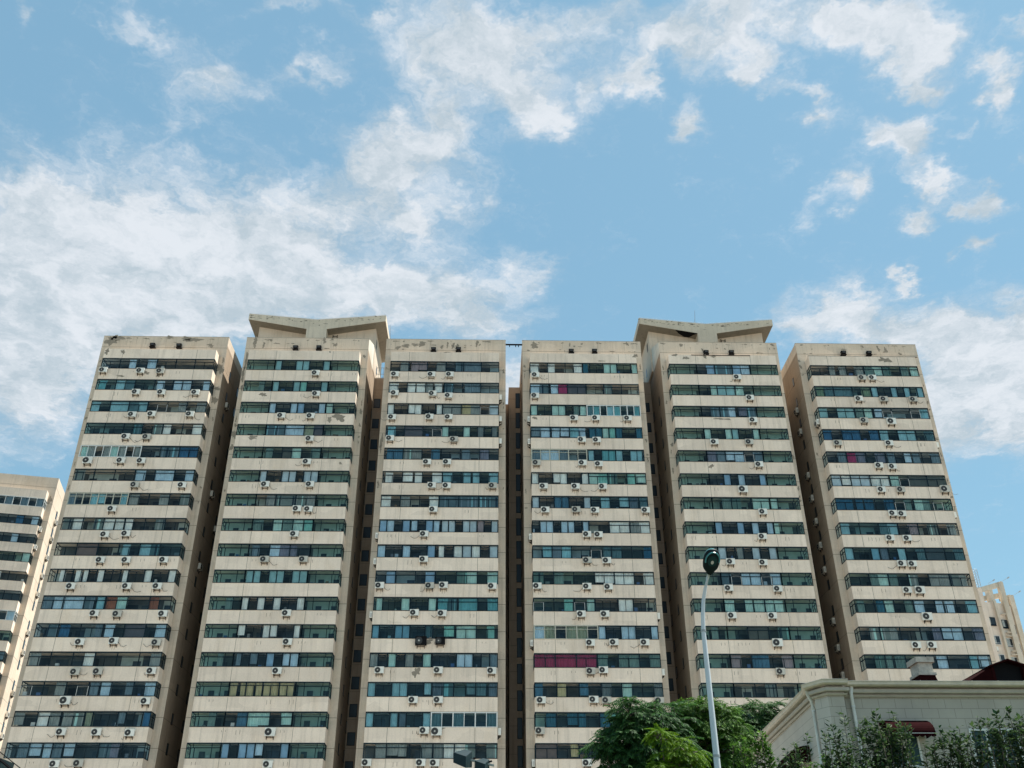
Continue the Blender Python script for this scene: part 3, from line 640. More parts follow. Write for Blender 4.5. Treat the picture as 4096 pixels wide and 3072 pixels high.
AC = {
 0: {1:(A1,(681,459),(928,464),(1061,466,'g')),2:(A1,(898,605),(1067,607),(1293,608)),3:(A1,(873,755),(1002,751),(1257,752)),4:(A1,(830,901),(969,903,'g')),5:(A1,(578,1060,'B'),(798,1060),(932,1062)),
     6:(A1,(890,1221,'g'),(1204,1223)),7:(A1,(739,1381)),8:(A1,(691,1551),(831,1545)),9:(B1,(735,120),(925,120),(1203,119)),10:(B1,(517,313),(929,313),(1155,313)),11:(B1,(690,513),(859,518,'g'),(1196,517)),
     12:(B1,(583,725),(833,717),(1147,729,'g')),13:(B1,(548,945,'g'),(716,942,'g'),(1111,938)),14:(B1,(477,1157,'B'),(1068,1161)),15:(B1,(445,1388),(705,1390),(951,1395)),16:(B1,(396,1625),(572,1620,'g'))},
 1: {1:(A2,(598,479)),2:(A2,(601,617)),3:(A2,(370,762),(565,764)),4:(A2,(558,915)),5:(A2,(540,1068)),6:(A2,(263,1218),(560,1218)),7:(A2,(474,1380),(550,1383)),8:(A2,(457,1548)),
     9:(B2,(748,115,'g'),(1035,115,'g')),11:(B2,(910,512)),12:(B2,(917,724)),13:(B2,(840,938)),15:(B2,(790,1390,'B')),16:(B2,(772,1628))},
 2: {1:(A3,(212,487),(455,489),(577,489)),2:(A3,(210,612),(463,616),(569,629)),3:(A3,(193,772),(442,770),(569,772)),4:(A3,(180,913),(604,920,'g')),5:(A3,(425,1070),(558,1070)),6:(A3,(457,1225),(556,1227),(862,1227,'g')),
     7:(A3,(467,1385)),8:(A3,(406,1548)),9:(B3,(632,115)),10:(B3,(307,308),(676,309,'g'),(778,306),(1138,313)),11:(B3,(563,509),(768,514)),12:(B3,(612,718,'K'),(754,718,'k')),13:(B3,(304,933),(739,933),(1134,937)),
     14:(B3,(554,1152),(739,1152)),15:(B3,(636,1378),(727,1385,'B')),16:(B3,(210,1615),(610,1615),(712,1617))},
 3: {1:(A4,(233,492)),2:(A4,(231,630)),3:(A4,(489,778),(634,778),(846,780)),4:(A4,(541,922),(640,924)),5:(A4,(240,1075,'g'),(546,1076),(653,1083)),6:(A4,(287,1231),(499,1232),(680,1233)),7:(A4,(298,1388),(503,1386,'g'),(628,1390),(965,1390)),
     8:(A4,(575,1550),(651,1552)),9:(B4,(640,122,'g'),(785,124)),10:(B4,(272,312),(640,315),(797,318)),11:(B4,(597,519),(771,519)),12:(B4,(664,731),(838,727),(1066,728)),13:(B4,(667,940,'g'),(761,932)),
     14:(B4,(301,1154),(689,1150),(784,1155,'g'),(1173,1158,'g')),15:(B4,(292,1380,'g')),16:(B4,(640,1617))},
 4: {1:(A5,(744,507)),2:(A5,(828,644)),3:(A5,(849,792)),4:(A5,(592,937),(823,937,'g')),5:(A5,(888,1086)),6:(A5,(782,1252,'B')),7:(A5,(914,1401)),8:(A5,(911,1565)),9:(B5,(593,133),(833,139)),10:(B5,(579,328),(941,333)),
     11:(B5,(603,530),(901,532)),12:(B5,(939,731,'B')),13:(B5,(962,943,'g')),14:(B5,(1079,1167))},
 5: {1:(A6,(641,383,'g'),(717,383)),2:(A6,(617,538),(802,541,'g'),(1019,543,'g')),3:(A6,(656,698,'g'),(857,706,'B')),4:(A6,(461,864,'g'),(840,866)),5:(A6,(766,1030),(865,1038)),6:(A6,(783,1208),(926,1208,'g'),(1253,1205,'G')),7:(A6,(868,1383),(935,1387)),
     8:(A6,(847,1565),(974,1567)),9:(B6,(757,146),(835,149)),10:(B6,(797,342),(890,343,'B')),11:(B6,(944,538,'B')),12:(B6,(865,748),(980,747))}}
PRO = {}
rnd = random.Random(5)
def place_ac(kind, x, y, z, rz, label, group, cable=True):
    spec = {'': ((.92,.64,.34), 0), 'g': ((.92,.64,.34), 1), 'B': ((1.02,.78,.38), 0), 'G': ((1.02,.78,.38), 1), 'K': ((1.15,.85,.42), 0), 'k': ((.98,.70,.40), 0)}[kind]
    if kind not in PRO: o = ac_proto(spec[0], spec[1], kind in ('K', 'k')); PRO[kind] = o
    else: o = copy_tree(PRO[kind])
    o.location = (x, y, z); o.rotation_euler.z = rz
    tag(o, label, 'air conditioner', group)
    o.rotation_euler.y = rnd.uniform(-.025, .025)
    if not cable: return o
    if rnd.random() < .75:
        q = MB(); x0_ = rnd.uniform(-.35, .2); L_ = rnd.uniform(.15, .55)
        q.face([(x0_, .004, -.34), (x0_+.07, .004, -.34), (x0_+.05, .004, -.34-L_), (x0_+.02, .004, -.34-L_)], M['stain']); q.build('drip_stain', o)
    if cable and rnd.random() < .42:
        e = rnd.choice((-1, 1)); w_ = spec[0][0]; L = rnd.uniform(.3, 1.1); zz = rnd.uniform(-.45, .1)
        p = MB(); pts = []
        for i in range(7):
            u = i/6; pts.append((e*(w_/2-.02+L*u), -.03-.03*sin(u*pi), -.1+(zz)*u-.28*sin(u*pi)*rnd.uniform(.7, 1.2)))
        pts[0] = (e*(w_/2-.02), -.12, -.1)
        p.tube(pts, .017, M['pipe'], 4); p.build('pipe', o)
    return o
POS = {1: [''], 2: ['left of two', 'right of two'], 3: ['left of three', 'middle of three', 'right of three'], 4: ['first of four', 'second of four', 'third of four', 'last of four']}
for t in AC:
    for row, ent in AC[t].items():
        (ox, oy), sc = ent[0]; lst = ent[1:]
        for i, a in enumerate(lst):
            kind = a[2] if len(a) > 2 else ''
            p = at(ox+a[0]/sc, oy+a[1]/sc, W+F-.34)
            adj = {'': 'white', 'g': 'dirty grey', 'B': 'large white', 'G': 'large grey', 'K': 'large black', 'k': 'black'}[kind]
            ps = POS[len(lst)][i]
            lab = f"{adj} air conditioner{', '+ps+',' if ps else ''} under {ORD[row]} window row, {TN[t]}"
            place_ac(kind, p[0]+.04, W+F-.006, p[2]-.03, 0, lab, 'air conditioners on the tower fronts')
# units fixed to the ends of the balcony fronts and to the flanks
SIDE = [(2,'R',2),(2,'R',3),(2,'R',4),(2,'R',15),(2,'L',8),(2,'L',9),(2,'L',11),(3,'L',3),(3,'L',4),(3,'L',8),(3,'L',12),(3,'L',16),(3,'R',11),(3,'R',13),(5,'L',3),(5,'R',4),(5,'R',7)]
for (t, sd_, row) in SIDE:
    x = TW[t][3] if sd_ == 'R' else TW[t][2]; e = 1 if sd_ == 'R' else -1
    place_ac('', x+e*.006, W-.75, Z1-FL*(row-1)-.35, e*pi/2, f"air conditioner seen edge-on, {'right' if e > 0 else 'left'} balcony end at {ORD[row]} row, {TN[t]}", 'air conditioners on balcony ends', False)
FLK = [(0, 1, 2, 3.0), (0, 1, 6, 3.0), (0, 1, 7, 6.5), (0, 1, 9, 3.0)] + [(5, -1, r_, 3.0) for r_ in (2, 3, 5, 6, 7, 8, 9, 11, 12, 13)]
for (t, e, row, yy) in FLK:
    x = TW[t][1] if e > 0 else TW[t][0]
    place_ac('g', x+e*.045, W+yy, Z1-FL*(row-1)+.35, e*pi/2, f"dim air conditioner on shaded {'right' if e > 0 else 'left'} flank at {ORD[row]} row of {TN[t]}", 'air conditioners on tower flanks', False)

# thin conduits on the upper fascia
for px0, px1, py, Y, lab in ((2765,3000,1420,W+F-.03,'black conduit under the floodlights of the fifth main tower from left'), (3232,3668,1424,W-.05,'thin black cable along the parapet of the rightmost main tower')):
    a = at(px0, py, Y); b_ = at(px1, py, Y); c = MB(); z0 = min(a[2], 63.8) if px0 < 3000 else a[2]
    c.tube([(a[0], Y, z0), ((a[0]+b_[0])/2, Y, z0-.03), (b_[0], Y, z0)], .05, M['black'], 5)
    tag(c.build('conduit'), lab, 'cable')
# lightning rods and roof ladders
for px, py0, py1, Y, lab in ((2779,1242,1294,W+4,'tall thin lightning rod on the right winged roof'), (1561,1300,1357,W+6,'thin lightning rod rising behind the left winged roof')):
    a = at(px, py0, Y); b_ = at(px, py1+6, Y); c = MB(); c.tube([(b_[0], Y, b_[2]-.3), (a[0], Y, a[2])], [.045, .02], M['metal'], 5); tag(c.build('lightning_rod'), lab, 'lightning rod')
for px, lab in ((1340, 'dark ladder under the right wing of the left winged roof'), (2891, 'dark ladder under the right wing of the right winged roof')):
    x = at(px, 1345, W+4.7)[0]; c = MB()
    for s in (-.27, .27): c.tube([(x+s, W+4.6, 65.4), (x+s, W+4.8, 70.2)], .05, M['black'], 5)
    for k in range(12): c.box(x-.27, x+.27, W+4.66, W+4.72, 65.7+k*.38, 65.74+k*.38, M['black'])
    tag(c.build('ladder'), lab, 'ladder')

# ---------------------------------------------------------------- far left tower (set back, turned, sunlit flank)
def small_tower():
    e = empty('apartment_tower', (-67.53, 137.58, 0), R(12), 'set-back beige tower at left picture edge with brightly sunlit right flank', 'apartment tower')
    wm = M['wall']; z1 = 59.8; b = MB(); xl, xr = -13.6, .85; fl = 2.9; rnd = random.Random(31)
    b.box(xl, xr, 1.4, 15.4, 0, 64.2, wm); b.box(xl, xr, 1.4, 1.65, 64.2, 65.35, wm); b.box(xr-.25, xr, 1.65, 15.4, 64.2, 65.35, wm)
    for k in range(18):
        z = 63.7 if k == 0 else 61.0-fl*(k-1); b.box(xl-.004, xr+.004, 1.396, 15.4, z-.022, z+.022, M['joint'])
    jag(b, .2, 61.5, .9, 1.3, 1.395, M['peel'], rnd)
    b.build('wall', e)
    ch = 'ddgdwdtddgwdbd'
    for k in range(17):
        z = z1-fl*k
        if k == 0: s = MB(); s.box(xl+.8, 0, 0, 1.398, z+1.45, 62.6, M['span']); s.build('spandrel', e)
        s = MB(); s.box(xl+.8, 0, 0, 1.398, z-1.45, z, M['span']); s.build('spandrel', e)
        # reuse the unit builder in this tower's frame (bay front at y=0, wall at 1.4)
        cells = ''.join(rnd.choice(ch) for _ in range(6)); sty = 'W' if k in (0, 6) else ('a' if rnd.random() < .7 else 'n')
        h = bpy.data.objects.new('glazing_tmp', None)
        for i, (x0, x1) in enumerate(((xl+.8, -6.6), (-6.6, 0))):
            o = unit(e, x0, x1, z, z+1.45, cells if i else cells[::-1], sty, rnd, rnd.choice(GM), retL=False, retR=(i == 1))
            o.location = (0, 1.4, 0)
        bk = MB(); bk.box(xl+.9, -.05, 1.385, 1.396, z, z+1.44, M['inner']); bk.build('balcony_back', e)
        for yy in (5.0, 8.4):
            sw = MB(); sw.box(xr+.003, xr+.03, yy, yy+.8, z+.3, z+1.6, M['frame']); sw.box(xr+.03, xr+.04, yy+.06, yy+.74, z+.36, z+1.54, M['inner2']); sw.build('flank_window', e)
    bpy.data.objects.remove(h) if h.name in bpy.data.objects else None
    return e
T0 = small_tower()
ca, sa = cos(R(12)), sin(R(12))
def t0w(x, y): return (-67.53+ca*x-sa*y, 137.58+sa*x+ca*y)
for k in range(16):
    for yy in (5.3,) if k not in (3, 6) else (5.3, 8.7):
        if k in (5, 8): continue
        x, y = t0w(.86, yy)
        side = 'near' if yy < 6 else 'far'
        place_ac('g' if k % 4 == 1 else '', x+.045, y, 59.8-2.9*k-.25, R(12)+pi/2, f"{side} air conditioner on sunlit flank of set-back left tower, {ORD[k+1]} row from top", 'air conditioners on the sunlit flank', False)
for k, xx in ((1, -8.2), (1, .02), (2, .02), (8, -6.0)):
    x, y = t0w(xx, 0 if xx < 0 else .7)
    place_ac('', x+(.0 if xx < 0 else .006), y-.006, 59.8-2.9*k-.35, R(12)+(0 if xx < 0 else pi/2), f"air conditioner on {'front' if xx < 0 else 'right balcony end'} of set-back left tower, {ORD[k+1]} row", 'air conditioners on the set-back tower', False)
fo = fm0.copy(); COL.objects.link(fo); x, y = t0w(-8.8, 1.39); fo.location = (x, y, 63.4); fo.rotation_euler.z = R(12)
tag(fo, 'small floodlight on parapet of the set-back tower at left edge', 'floodlight', 'floodlights on the tower parapets')

# ---------------------------------------------------------------- far right tower with open roof frame
FW = facade('peach_wall_paint', (.74, .63, .53), (.66, .55, .45)); FR = facade('cream_fin_paint', (.62, .55, .45))
def far_tower():
    e = empty('apartment_tower', (83, 150, 0), 0, 'distant peach tower with open concrete roof frame beyond the rightmost main tower', 'apartment tower')
    V = [(-9.5, -1.2), (-1.72, 0), (.25, .5), (2.35, 2.3), (3.2, 6.0), (3.2, 14), (-9.5, 14)]
    m = MB(); m.prism(V, 0, 49.7, FW, 'z'); m.build('wall', e)
    for (x, y, wd, z1) in ((-1.75, -.02, .34, 49.9), (.2, .4, .75, 53.1), (2.35, 2.15, .75, 51.5)):
        f = MB(); f.box(x-wd/2, x+wd/2, y-.55, y+.3, 0, z1, FR); f.build('fin', e)
    r = MB()
    def beam(a, b_, th=.35, hh=.8):
        (x0, y0, z0), (x1, y1, z1) = a, b_
        r.face([(x0, y0, z0), (x1, y1, z1), (x1, y1, z1-hh), (x0, y0, z0-hh)], FR); r.face([(x0, y0+th, z0), (x1, y1+th, z1), (x1, y1+th, z1-hh), (x0, y0+th, z0-hh)], FR)
        r.face([(x0, y0, z0-hh), (x1, y1, z1-hh), (x1, y1+th, z1-hh), (x0, y0+th, z0-hh)], FR); r.face([(x0, y0, z0), (x1, y1, z1), (x1, y1+th, z1), (x0, y0+th, z0)], FR)
    beam((-4.5, 0, 51.9), (.5, 0, 53.3), .4, .85); beam((-4.5, 1.5, 50.9), (.5, 1.5, 51.8), .4, .8); r.box(-1.9, -1.4, .02, 1.6, 49.7, 52.2, FR)
    beam((.6, 2.0, 51.3), (2.4, 2.0, 51.7), .4, .7); r.box(1.5, 1.9, 2.1, 2.5, 49.7, 50.9, FR)
    r.build('roof_frame', e)
    for k in range(8):
        z = 45.8-2.95*k
        for (a, b_, ya, yb, nm) in ((-4.0, -2.35, -.36, -.1, 0), (-1.3, -.25, .1, .37, 0), (.85, 1.45, 1.0, 1.53, 0)):
            q = MB(); dz = (-.0, -.3, -.75)[(a > -3) + (a > 0)]
            dx, dy = b_-a, yb-ya; L = math.hypot(dx, dy); ux, uy = dx/L, dy/L; nx_, ny = uy, -ux
            def P(u, v, o): return (a+dx*u+nx_*o, ya+dy*u+ny*o, z+dz+1.4*v)
            def slab(u0, u1, v0, v1, o, mat): q.face([P(u0, v0, o), P(u1, v0, o), P(u1, v1, o), P(u0, v1, o)], mat)
            fmm = M['frame'] if k == 0 else M['wframe']
            slab(0, 1, 0, 1, .12, M['frame']); slab(.06, .48, .2, .94, .14, M['cg']); slab(.54, .94, .2, .94, .14, M['inner2']); 
            if k: slab(0, 1, .16, .2, .15, fmm); slab(.5, .54, 0, 1, .15, fmm)
            for (c0, c1, d0, d1) in ((0, .05, 0, 1), (.95, 1, 0, 1), (0, 1, .95, 1), (0, 1, 0, .05)): slab(c0, c1, d0, d1, .16, fmm)
            q.build('window', e)
        l = MB(); l.box(-1.0, -.35, -.35, .1, z+1.9, z+2.0, FR); l.box(-1.15, -.2, -.35, .1, z+1.35, z+1.45, FR) if k else None; l.build('ledge', e)
    for (x, y, z) in ((-1.9, 0, 53.0), (.6, 0, 53.45), (3.0, 2.0, 51.8)):
        l = MB(); l.tube([(x, y, z-.2), (x+.9, y-.3, z+.3)], .025, M['metal'], 4); l.tube([(x+.8, y-.3, z+.2), (x+1.1, y-.4, z+.4)], .09, M['metal'], 6); l.build('roof_lamp', e)
far_tower()
x, _, z = at(3978, 2597, 149.5); place_ac('', x, 149.45, z, 0, 'white air conditioner under a window of the distant peach tower', 'air conditioners beyond', False)
# caged ladder on the roof edge of the far tower
c = MB(); p = at(3897, 2280, 146); q0 = at(3912, 2350, 146)
for a in range(6): c.tube([(p[0]+.42*cos(a*pi/3), 146+.42*sin(a*pi/3), 50.6), (p[0]+.42*cos(a*pi/3), 146+.42*sin(a*pi/3), p[2])], .025, M['metal'], 4)
for k in range(7):
    z = 51.2+(p[2]-51.2)*k/6; c.tube([(p[0]+.42*cos(a*pi/6), 146+.42*sin(a*pi/6), z) for a in range(13)], .025, M['metal'], 4)
c.box(p[0]-.3, p[0]+.3, 145.8, 146.5, 0, 50.8, FW)
tag(c.build('caged_ladder'), 'thin caged ladder against the sky behind right edge of the rightmost tower', 'ladder')

# ---------------------------------------------------------------- white villa
VW = bpy.data.materials.new('villa_stone_panels'); VW.use_nodes = True
def stone(m, col, sw, sh, axis):
    nt = m.node_tree; b = nt.nodes['Principled BSDF']; b.inputs['Roughness'].default_value = .8
    tcx = nn(nt, 'ShaderNodeTexCoord'); sp = nn(nt, 'ShaderNodeSeparateXYZ'); lk(nt, tcx.outputs['Object'], sp.inputs[0]); cb = nn(nt, 'ShaderNodeCombineXYZ')
    lk(nt, sp.outputs[axis], cb.inputs[0]); lk(nt, sp.outputs[2], cb.inputs[1])
    br = nn(nt, 'ShaderNodeTexBrick'); lk(nt, cb.outputs[0], br.inputs['Vector']); br.inputs['Scale'].default_value = 1; br.inputs['Brick Width'].default_value = sw; br.inputs['Row Height'].default_value = sh
    br.inputs['Mortar Size'].default_value = .008; br.inputs['Mortar Smooth'].default_value = .3; br.inputs['Color1'].default_value = (*col, 1); br.inputs['Color2'].default_value = tuple(c*.95 for c in col)+(1,); br.inputs['Mortar'].default_value = tuple(c*.5 for c in col)+(1,)
    geo = nn(nt, 'ShaderNodeNewGeometry'); n = nn(nt, 'ShaderNodeTexNoise'); n.inputs['Scale'].default_value = 1.3; n.inputs['Detail'].default_value = 8; lk(nt, geo.outputs['Position'], n.inputs['Vector'])
    n2_ = nn(nt, 'ShaderNodeTexNoise'); n2_.inputs['Scale'].default_value = 60; n2_.inputs['Detail'].default_value = 2; lk(nt, geo.outputs['Position'], n2_.inputs['Vector'])
    r = nn(nt, 'ShaderNodeMapRange'); lk(nt, mth(nt, 'MULTIPLY_ADD', n2_.outputs[0], .35, n.outputs[0]), r.inputs[0]); r.inputs[1].default_value = .4; r.inputs[2].default_value = .95; r.inputs[3].default_value = .88; r.inputs[4].default_value = 1.08
    mx = nn(nt, 'ShaderNodeMix', data_type='RGBA', blend_type='MULTIPLY'); mx.inputs[0].default_value = 1; lk(nt, br.outputs[0], mx.inputs[6]); lk(nt, r.outputs[0], mx.inputs[7]); lk(nt, mx.outputs[2], b.inputs['Base Color'])
stone(VW, (.40, .365, .31), .593, .332, 0)
VS = bpy.data.materials.new('villa_stone_panels_skylit'); VS.use_nodes = True; stone(VS, (.50, .455, .40), 40, .332, 1)  # lighter copy of the front stone, skylight put into the colour
VC = pbr('cornice_paint', (.40, .36, .305), .7, var=.15, vscale=2.5, bump=.2, bscale=12)
GUT = pbr('gutter_metal', (.56, .50, .42), .5, var=.18, vscale=3)
PV = pbr('white_downpipe', (.60, .60, .57), .45, var=.15, vscale=3)
MAR = pbr('maroon_canvas', (.016, .002, .003), .9, spec=.03, var=.3, vscale=5)
VX, VY = 12.70, 35.0
villa = empty('villa', (VX, VY, 0), 0, 'low white stone-clad villa with moulded cornice at lower right', 'villa')
D = R(3.34); LEN = 16.0
m = MB()
poly = [(0, 0), (9.0, 0), (9.0, LEN), (-.86+sin(D)*LEN, LEN), (-.86, .35), (0, .35)]
m.face([(0, 0, 0), (9, 0, 0), (9, 0, 9.40), (0, 0, 9.40)], VW)
m.face([(9, 0, 0), (9, LEN, 0), (9, LEN, 9.40), (9, 0, 9.40)], VS)
m.face([(9, LEN, 0), (-.86+sin(D)*LEN, LEN, 0), (-.86+sin(D)*LEN, LEN, 9.40), (9, LEN, 9.40)], VW)
m.face([(-.86+sin(D)*LEN, LEN, 0), (-.86, .3, 0), (-.86, .3, 9.40), (-.86+sin(D)*LEN, LEN, 9.40)], VS)
m.face([(-.86, .3, 0), (0, .3, 0), (0, .3, 9.40), (-.86, .3, 9.40)], VW); m.face([(0, .3, 0), (0, 0, 0), (0, 0, 9.40), (0, .3, 9.40)], VS)
m.face([(p_[0], p_[1], 9.40) for p_ in poly], VC)
m.build('wall', villa)
p_ = MB(); p_.face([(-.70, -.3, 0), (-.12, -.3, 0), (-.12, -.3, 9.40), (-.70, -.3, 9.40)], VW)
p_.face([(-.12, -.3, 0), (-.12, .3, 0), (-.12, .3, 9.40), (-.12, -.3, 9.40)], VS)
p_.face([(-.70, -.3, 0), (-1.0, .25, 0), (-1.0, .25, 9.40), (-.70, -.3, 9.40)], VS); p_.face([(-1.0, .25, 0), (-.86, .5, 0), (-.86, .5, 9.40), (-1.0, .25, 9.40)], VS)
p_.build('pier', villa)
# cornice profile swept along front, pier and flank
prof = [(0, 9.34), (.07, 9.34), (.09, 9.36), (.12, 9.40), (.02, 9.405), (.02, 9.455), (.15, 9.46), (.18, 9.49), (.18, 9.59), (.02, 9.60), (.02, 9.66), (0, 9.66)]
gut = [(.02, 9.662), (.28, 9.665), (.35, 9.70), (.37, 9.79), (.40, 9.795), (.40, 9.82), (.33, 9.82), (.30, 9.75), (0.0, 9.73)]
def sweep(name, path, prof, mat):
    q = MB(); k = q.mi(mat); N = len(prof); nrm = []
    for i, (x, y) in enumerate(path):
        def en(a, b_): dx, dy = b_[0]-a[0], b_[1]-a[1]; L = math.hypot(dx, dy); return (dy/L, -dx/L)
        n1_ = en(path[i-1], path[i]) if i else en(path[i], path[i+1]); n2_ = en(path[i], path[i+1]) if i < len(path)-1 else n1_
        sx_, sy_ = n1_[0]+n2_[0], n1_[1]+n2_[1]; d_ = 1+n1_[0]*n2_[0]+n1_[1]*n2_[1]; nrm.append((sx_/d_, sy_/d_))
    for (x, y), (nx_, ny) in zip(path, nrm):
        q.v += [(x+nx_*o_, y+ny*o_, z) for o_, z in prof]
    for i in range(len(path)-1):
        for j in range(N):
            j2 = (j+1) % N; q.f.append((i*N+j, (i+1)*N+j, (i+1)*N+j2, i*N+j2)); q.m.append(k)
    q.f.append(tuple(range(N))); q.m.append(k); q.f.append(tuple((len(path)-1)*N+j for j in range(N-1, -1, -1))); q.m.append(k)
    return q.build(name, villa)
flank_end = (-.86+sin(D)*LEN, LEN)
path = [flank_end, (-.86+sin(D)*.6, .6), (-1.0, .25), (-.70, -.3), (-.12, -.3), (-.12, -.001), (9.0, -.001)]
sweep('cornice', path, prof, VC)
sweep('gutter', [flank_end, (-.86+sin(D)*1.0, 1.0)], gut, GUT)
sweep('gutter', [(-.86+sin(D)*.9, .9), (-1.0, .25), (-.70, -.3), (-.02, -.3)], [(a, b_+.012) for a, b_ in gut], GUT)
sweep('gutter', [(-.02, -.03), (9.0, -.03)], [(a*1.1, b_+.004) for a, b_ in gut], GUT)
br = MB()
for k in range(9):
    x = .8+k*.93; br = MB(); br.box(x, x+.03, -.42, -.02, 9.70, 9.845, GUT); br.build('gutter_bracket', villa)
rf = MB(); RED = pbr('maroon_roof_tiles', (.022, .004, .004), .9, spec=.05, var=.3, vscale=6)
rf.face([(-1.0, -.05, 9.75), (9.1, -.05, 9.75), (9.1, 8, 11.0), (1.5, 8, 11.0)], RED); rf.face([(1.5, 8, 11.0), (9.1, 8, 11.0), (9.1, LEN, 9.75), (flank_end[0], LEN, 9.75)], RED); rf.face([(-1.0, -.05, 9.75), (1.5, 8, 11.0), (flank_end[0], LEN, 9.75)], RED)
rf.build('roof', villa)
for (pts) in ([(.24, -.20, 9.76), (.24, -.20, 9.62), (.17, -.26, 9.45), (.20, -.16, 9.25), (.22, -.10, 9.05), (.22, -.10, 0)], [(-1.14, .55, 9.76), (-1.12, .55, 9.55), (-1.0, .62, 9.35), (-.96, .66, 9.15), (-.95, .66, 0)]):
    d_ = MB(); d_.tube(pts, .062, PV, 10); d_.tube([(pts[4][0], pts[4][1], 8.98), (pts[4][0], pts[4][1], 9.08)], .075, PV, 10); d_.build('downpipe', villa, smooth=True)
CH = pbr('weathered_chimney_stone', (.45, .41, .34), .9, var=.45, vscale=3.2, bump=.5, bscale=8)
c = MB(); cx0 = 16.93-VX; cyy = 3.0
# turned box: one face towards the street, one to the left
def rbox(q, x0, x1, y0, y1, z0, z1, mat, fl=0): q.prism([(x0-fl, y0-fl), (x1+fl, y0-fl), (x1+fl, y1+fl), (x0-fl, y1+fl)], z0, z1, mat, 'z')
rbox(c, cx0, cx0+.56, cyy, cyy+.8, 10.95, 11.35, CH); rbox(c, cx0, cx0+.56, cyy, cyy+.8, 11.35, 11.56, CH, .08); rbox(c, cx0, cx0+.56, cyy, cyy+.8, 10.86, 10.96, CH, .07)
c.prism([(cx0-.02, 10.86), (cx0+.58, 10.86), (cx0+.75, 10.3), (cx0-.15, 10.3)], cyy-.02, cyy+.84, RED)
c.build('chimney', villa)
c = MB(); dx = 19.86-VX; yy = 3.0; pk = 20.51-VX
c.prism([(dx, 10.2), (dx+1.3, 10.2), (dx+1.3, 11.22), (pk, 11.44), (dx, 11.22)], yy+.25, yy+3.2, M['black'])
c.box(dx-.02, dx+.09, yy+.05, yy+.3, 10.2, 11.2, RED); c.box(dx+1.22, dx+1.33, yy+.05, yy+.3, 10.2, 11.2, RED)
for s in (-1, 1):
    xe = pk+s*.78; c.prism([(pk, 11.50), (xe, 11.24), (xe, 11.18), (pk, 11.43)], yy-.08, yy+3.2, RED)
c.prism([(yy+.1, 11.2), (yy+3.3, 11.2), (yy+3.3, 10.2), (yy+.1, 10.2)], dx-.03, dx-.021, RED, 'x')
c.face([(dx-.022, yy+.1, 11.22), (dx-.022, yy+.1, 10.2), (dx-1.35, yy+1.6, 10.4), (dx-.9, yy+2.4, 10.9)], RED)
c.face([(dx-.022, yy+.1, 11.22), (dx-.9, yy+2.4, 10.9), (dx-.02, yy+3.0, 11.2)], RED)
c.build('dormer', villa)
def vwin(x0, x1, z0, z1, n):
    f = MB(); f.box(x0, x1, -.05, -.004, z0, z0+.07, PV); f.box(x0, x1, -.05, -.004, z1-.07, z1, PV); 
    for k in range(n+1): xx = x0+(x1-x0-.07)*k/n; f.box(xx, xx+.07, -.048, -.005, z0+.07, z1-.07, PV)
    o = f.build('window', villa); g_ = MB(); g_.box(x0+.02, x1-.02, -.02, -.006, z0+.05, z1-.05, pbr('villa_glass', (.012, .04, .045), .35, spec=.25)); g_.build('pane', o)
    s_ = MB(); s_.box(x0-.08, x1+.08, -.12, -.004, z0-.09, z0-.002, VC); s_.build('sill', o)
vwin(1.25, 2.35, 7.0, 8.2, 2); vwin(4.18, 5.9, 6.7, 8.28, 3); vwin(7.0, 8.2, 6.7, 8.28, 2)
def awning(x0, x1, z1, name_lab, flank=False):
    a = MB(); N = 10; dep = .85; h = .55
    pts = [(dep*sin(u*pi/2/N), z1-h*(1-cos(u*pi/2/N))) for u in range(N+1)]
    for i in range(N):
        (o0, za), (o1, zb_) = pts[i], pts[i+1]
        a.face([(x0+.25*(i/N)**2*0, -o0, za), (x1, -o0, za), (x1, -o1, zb_), (x0, -o1, zb_)], MAR)
    for xx in (x0, x1):
        a.face([(xx, 0, z1-h-.04)]+[(xx, -o, z) for o, z in pts], MAR)
    K = 8
    for i in range(K*4):   # scalloped valance
        u0, u1 = i/(K*4), (i+1)/(K*4); d0 = .08+.05*abs(sin(u0*K*pi)); d1 = .08+.05*abs(sin(u1*K*pi)); zb_ = z1-h
        a.face([(x0+(x1-x0)*u0, -dep, zb_), (x0+(x1-x0)*u1, -dep, zb_), (x0+(x1-x0)*u1, -dep-.01, zb_-d1), (x0+(x1-x0)*u0, -dep-.01, zb_-d0)], MAR)
    a.box(x0, x1, -dep-.006, -dep+.006, z1-h-.012, z1-h+.012, M['hub'])
    return a
a = awning(1.05, 2.62, 8.52, ''); o = a.build('awning', loc=(VX, VY-.03, 0)); tag(o, 'rounded maroon awning with scalloped edge over the villa front window', 'awning')
a = awning(-.9, .9, 8.15, ''); o = a.build('awning', loc=(12.0, 38.35, 0), rz=-pi/2-D+0*pi); tag(o, 'maroon awning seen edge-on at the left flank of the villa', 'awning')

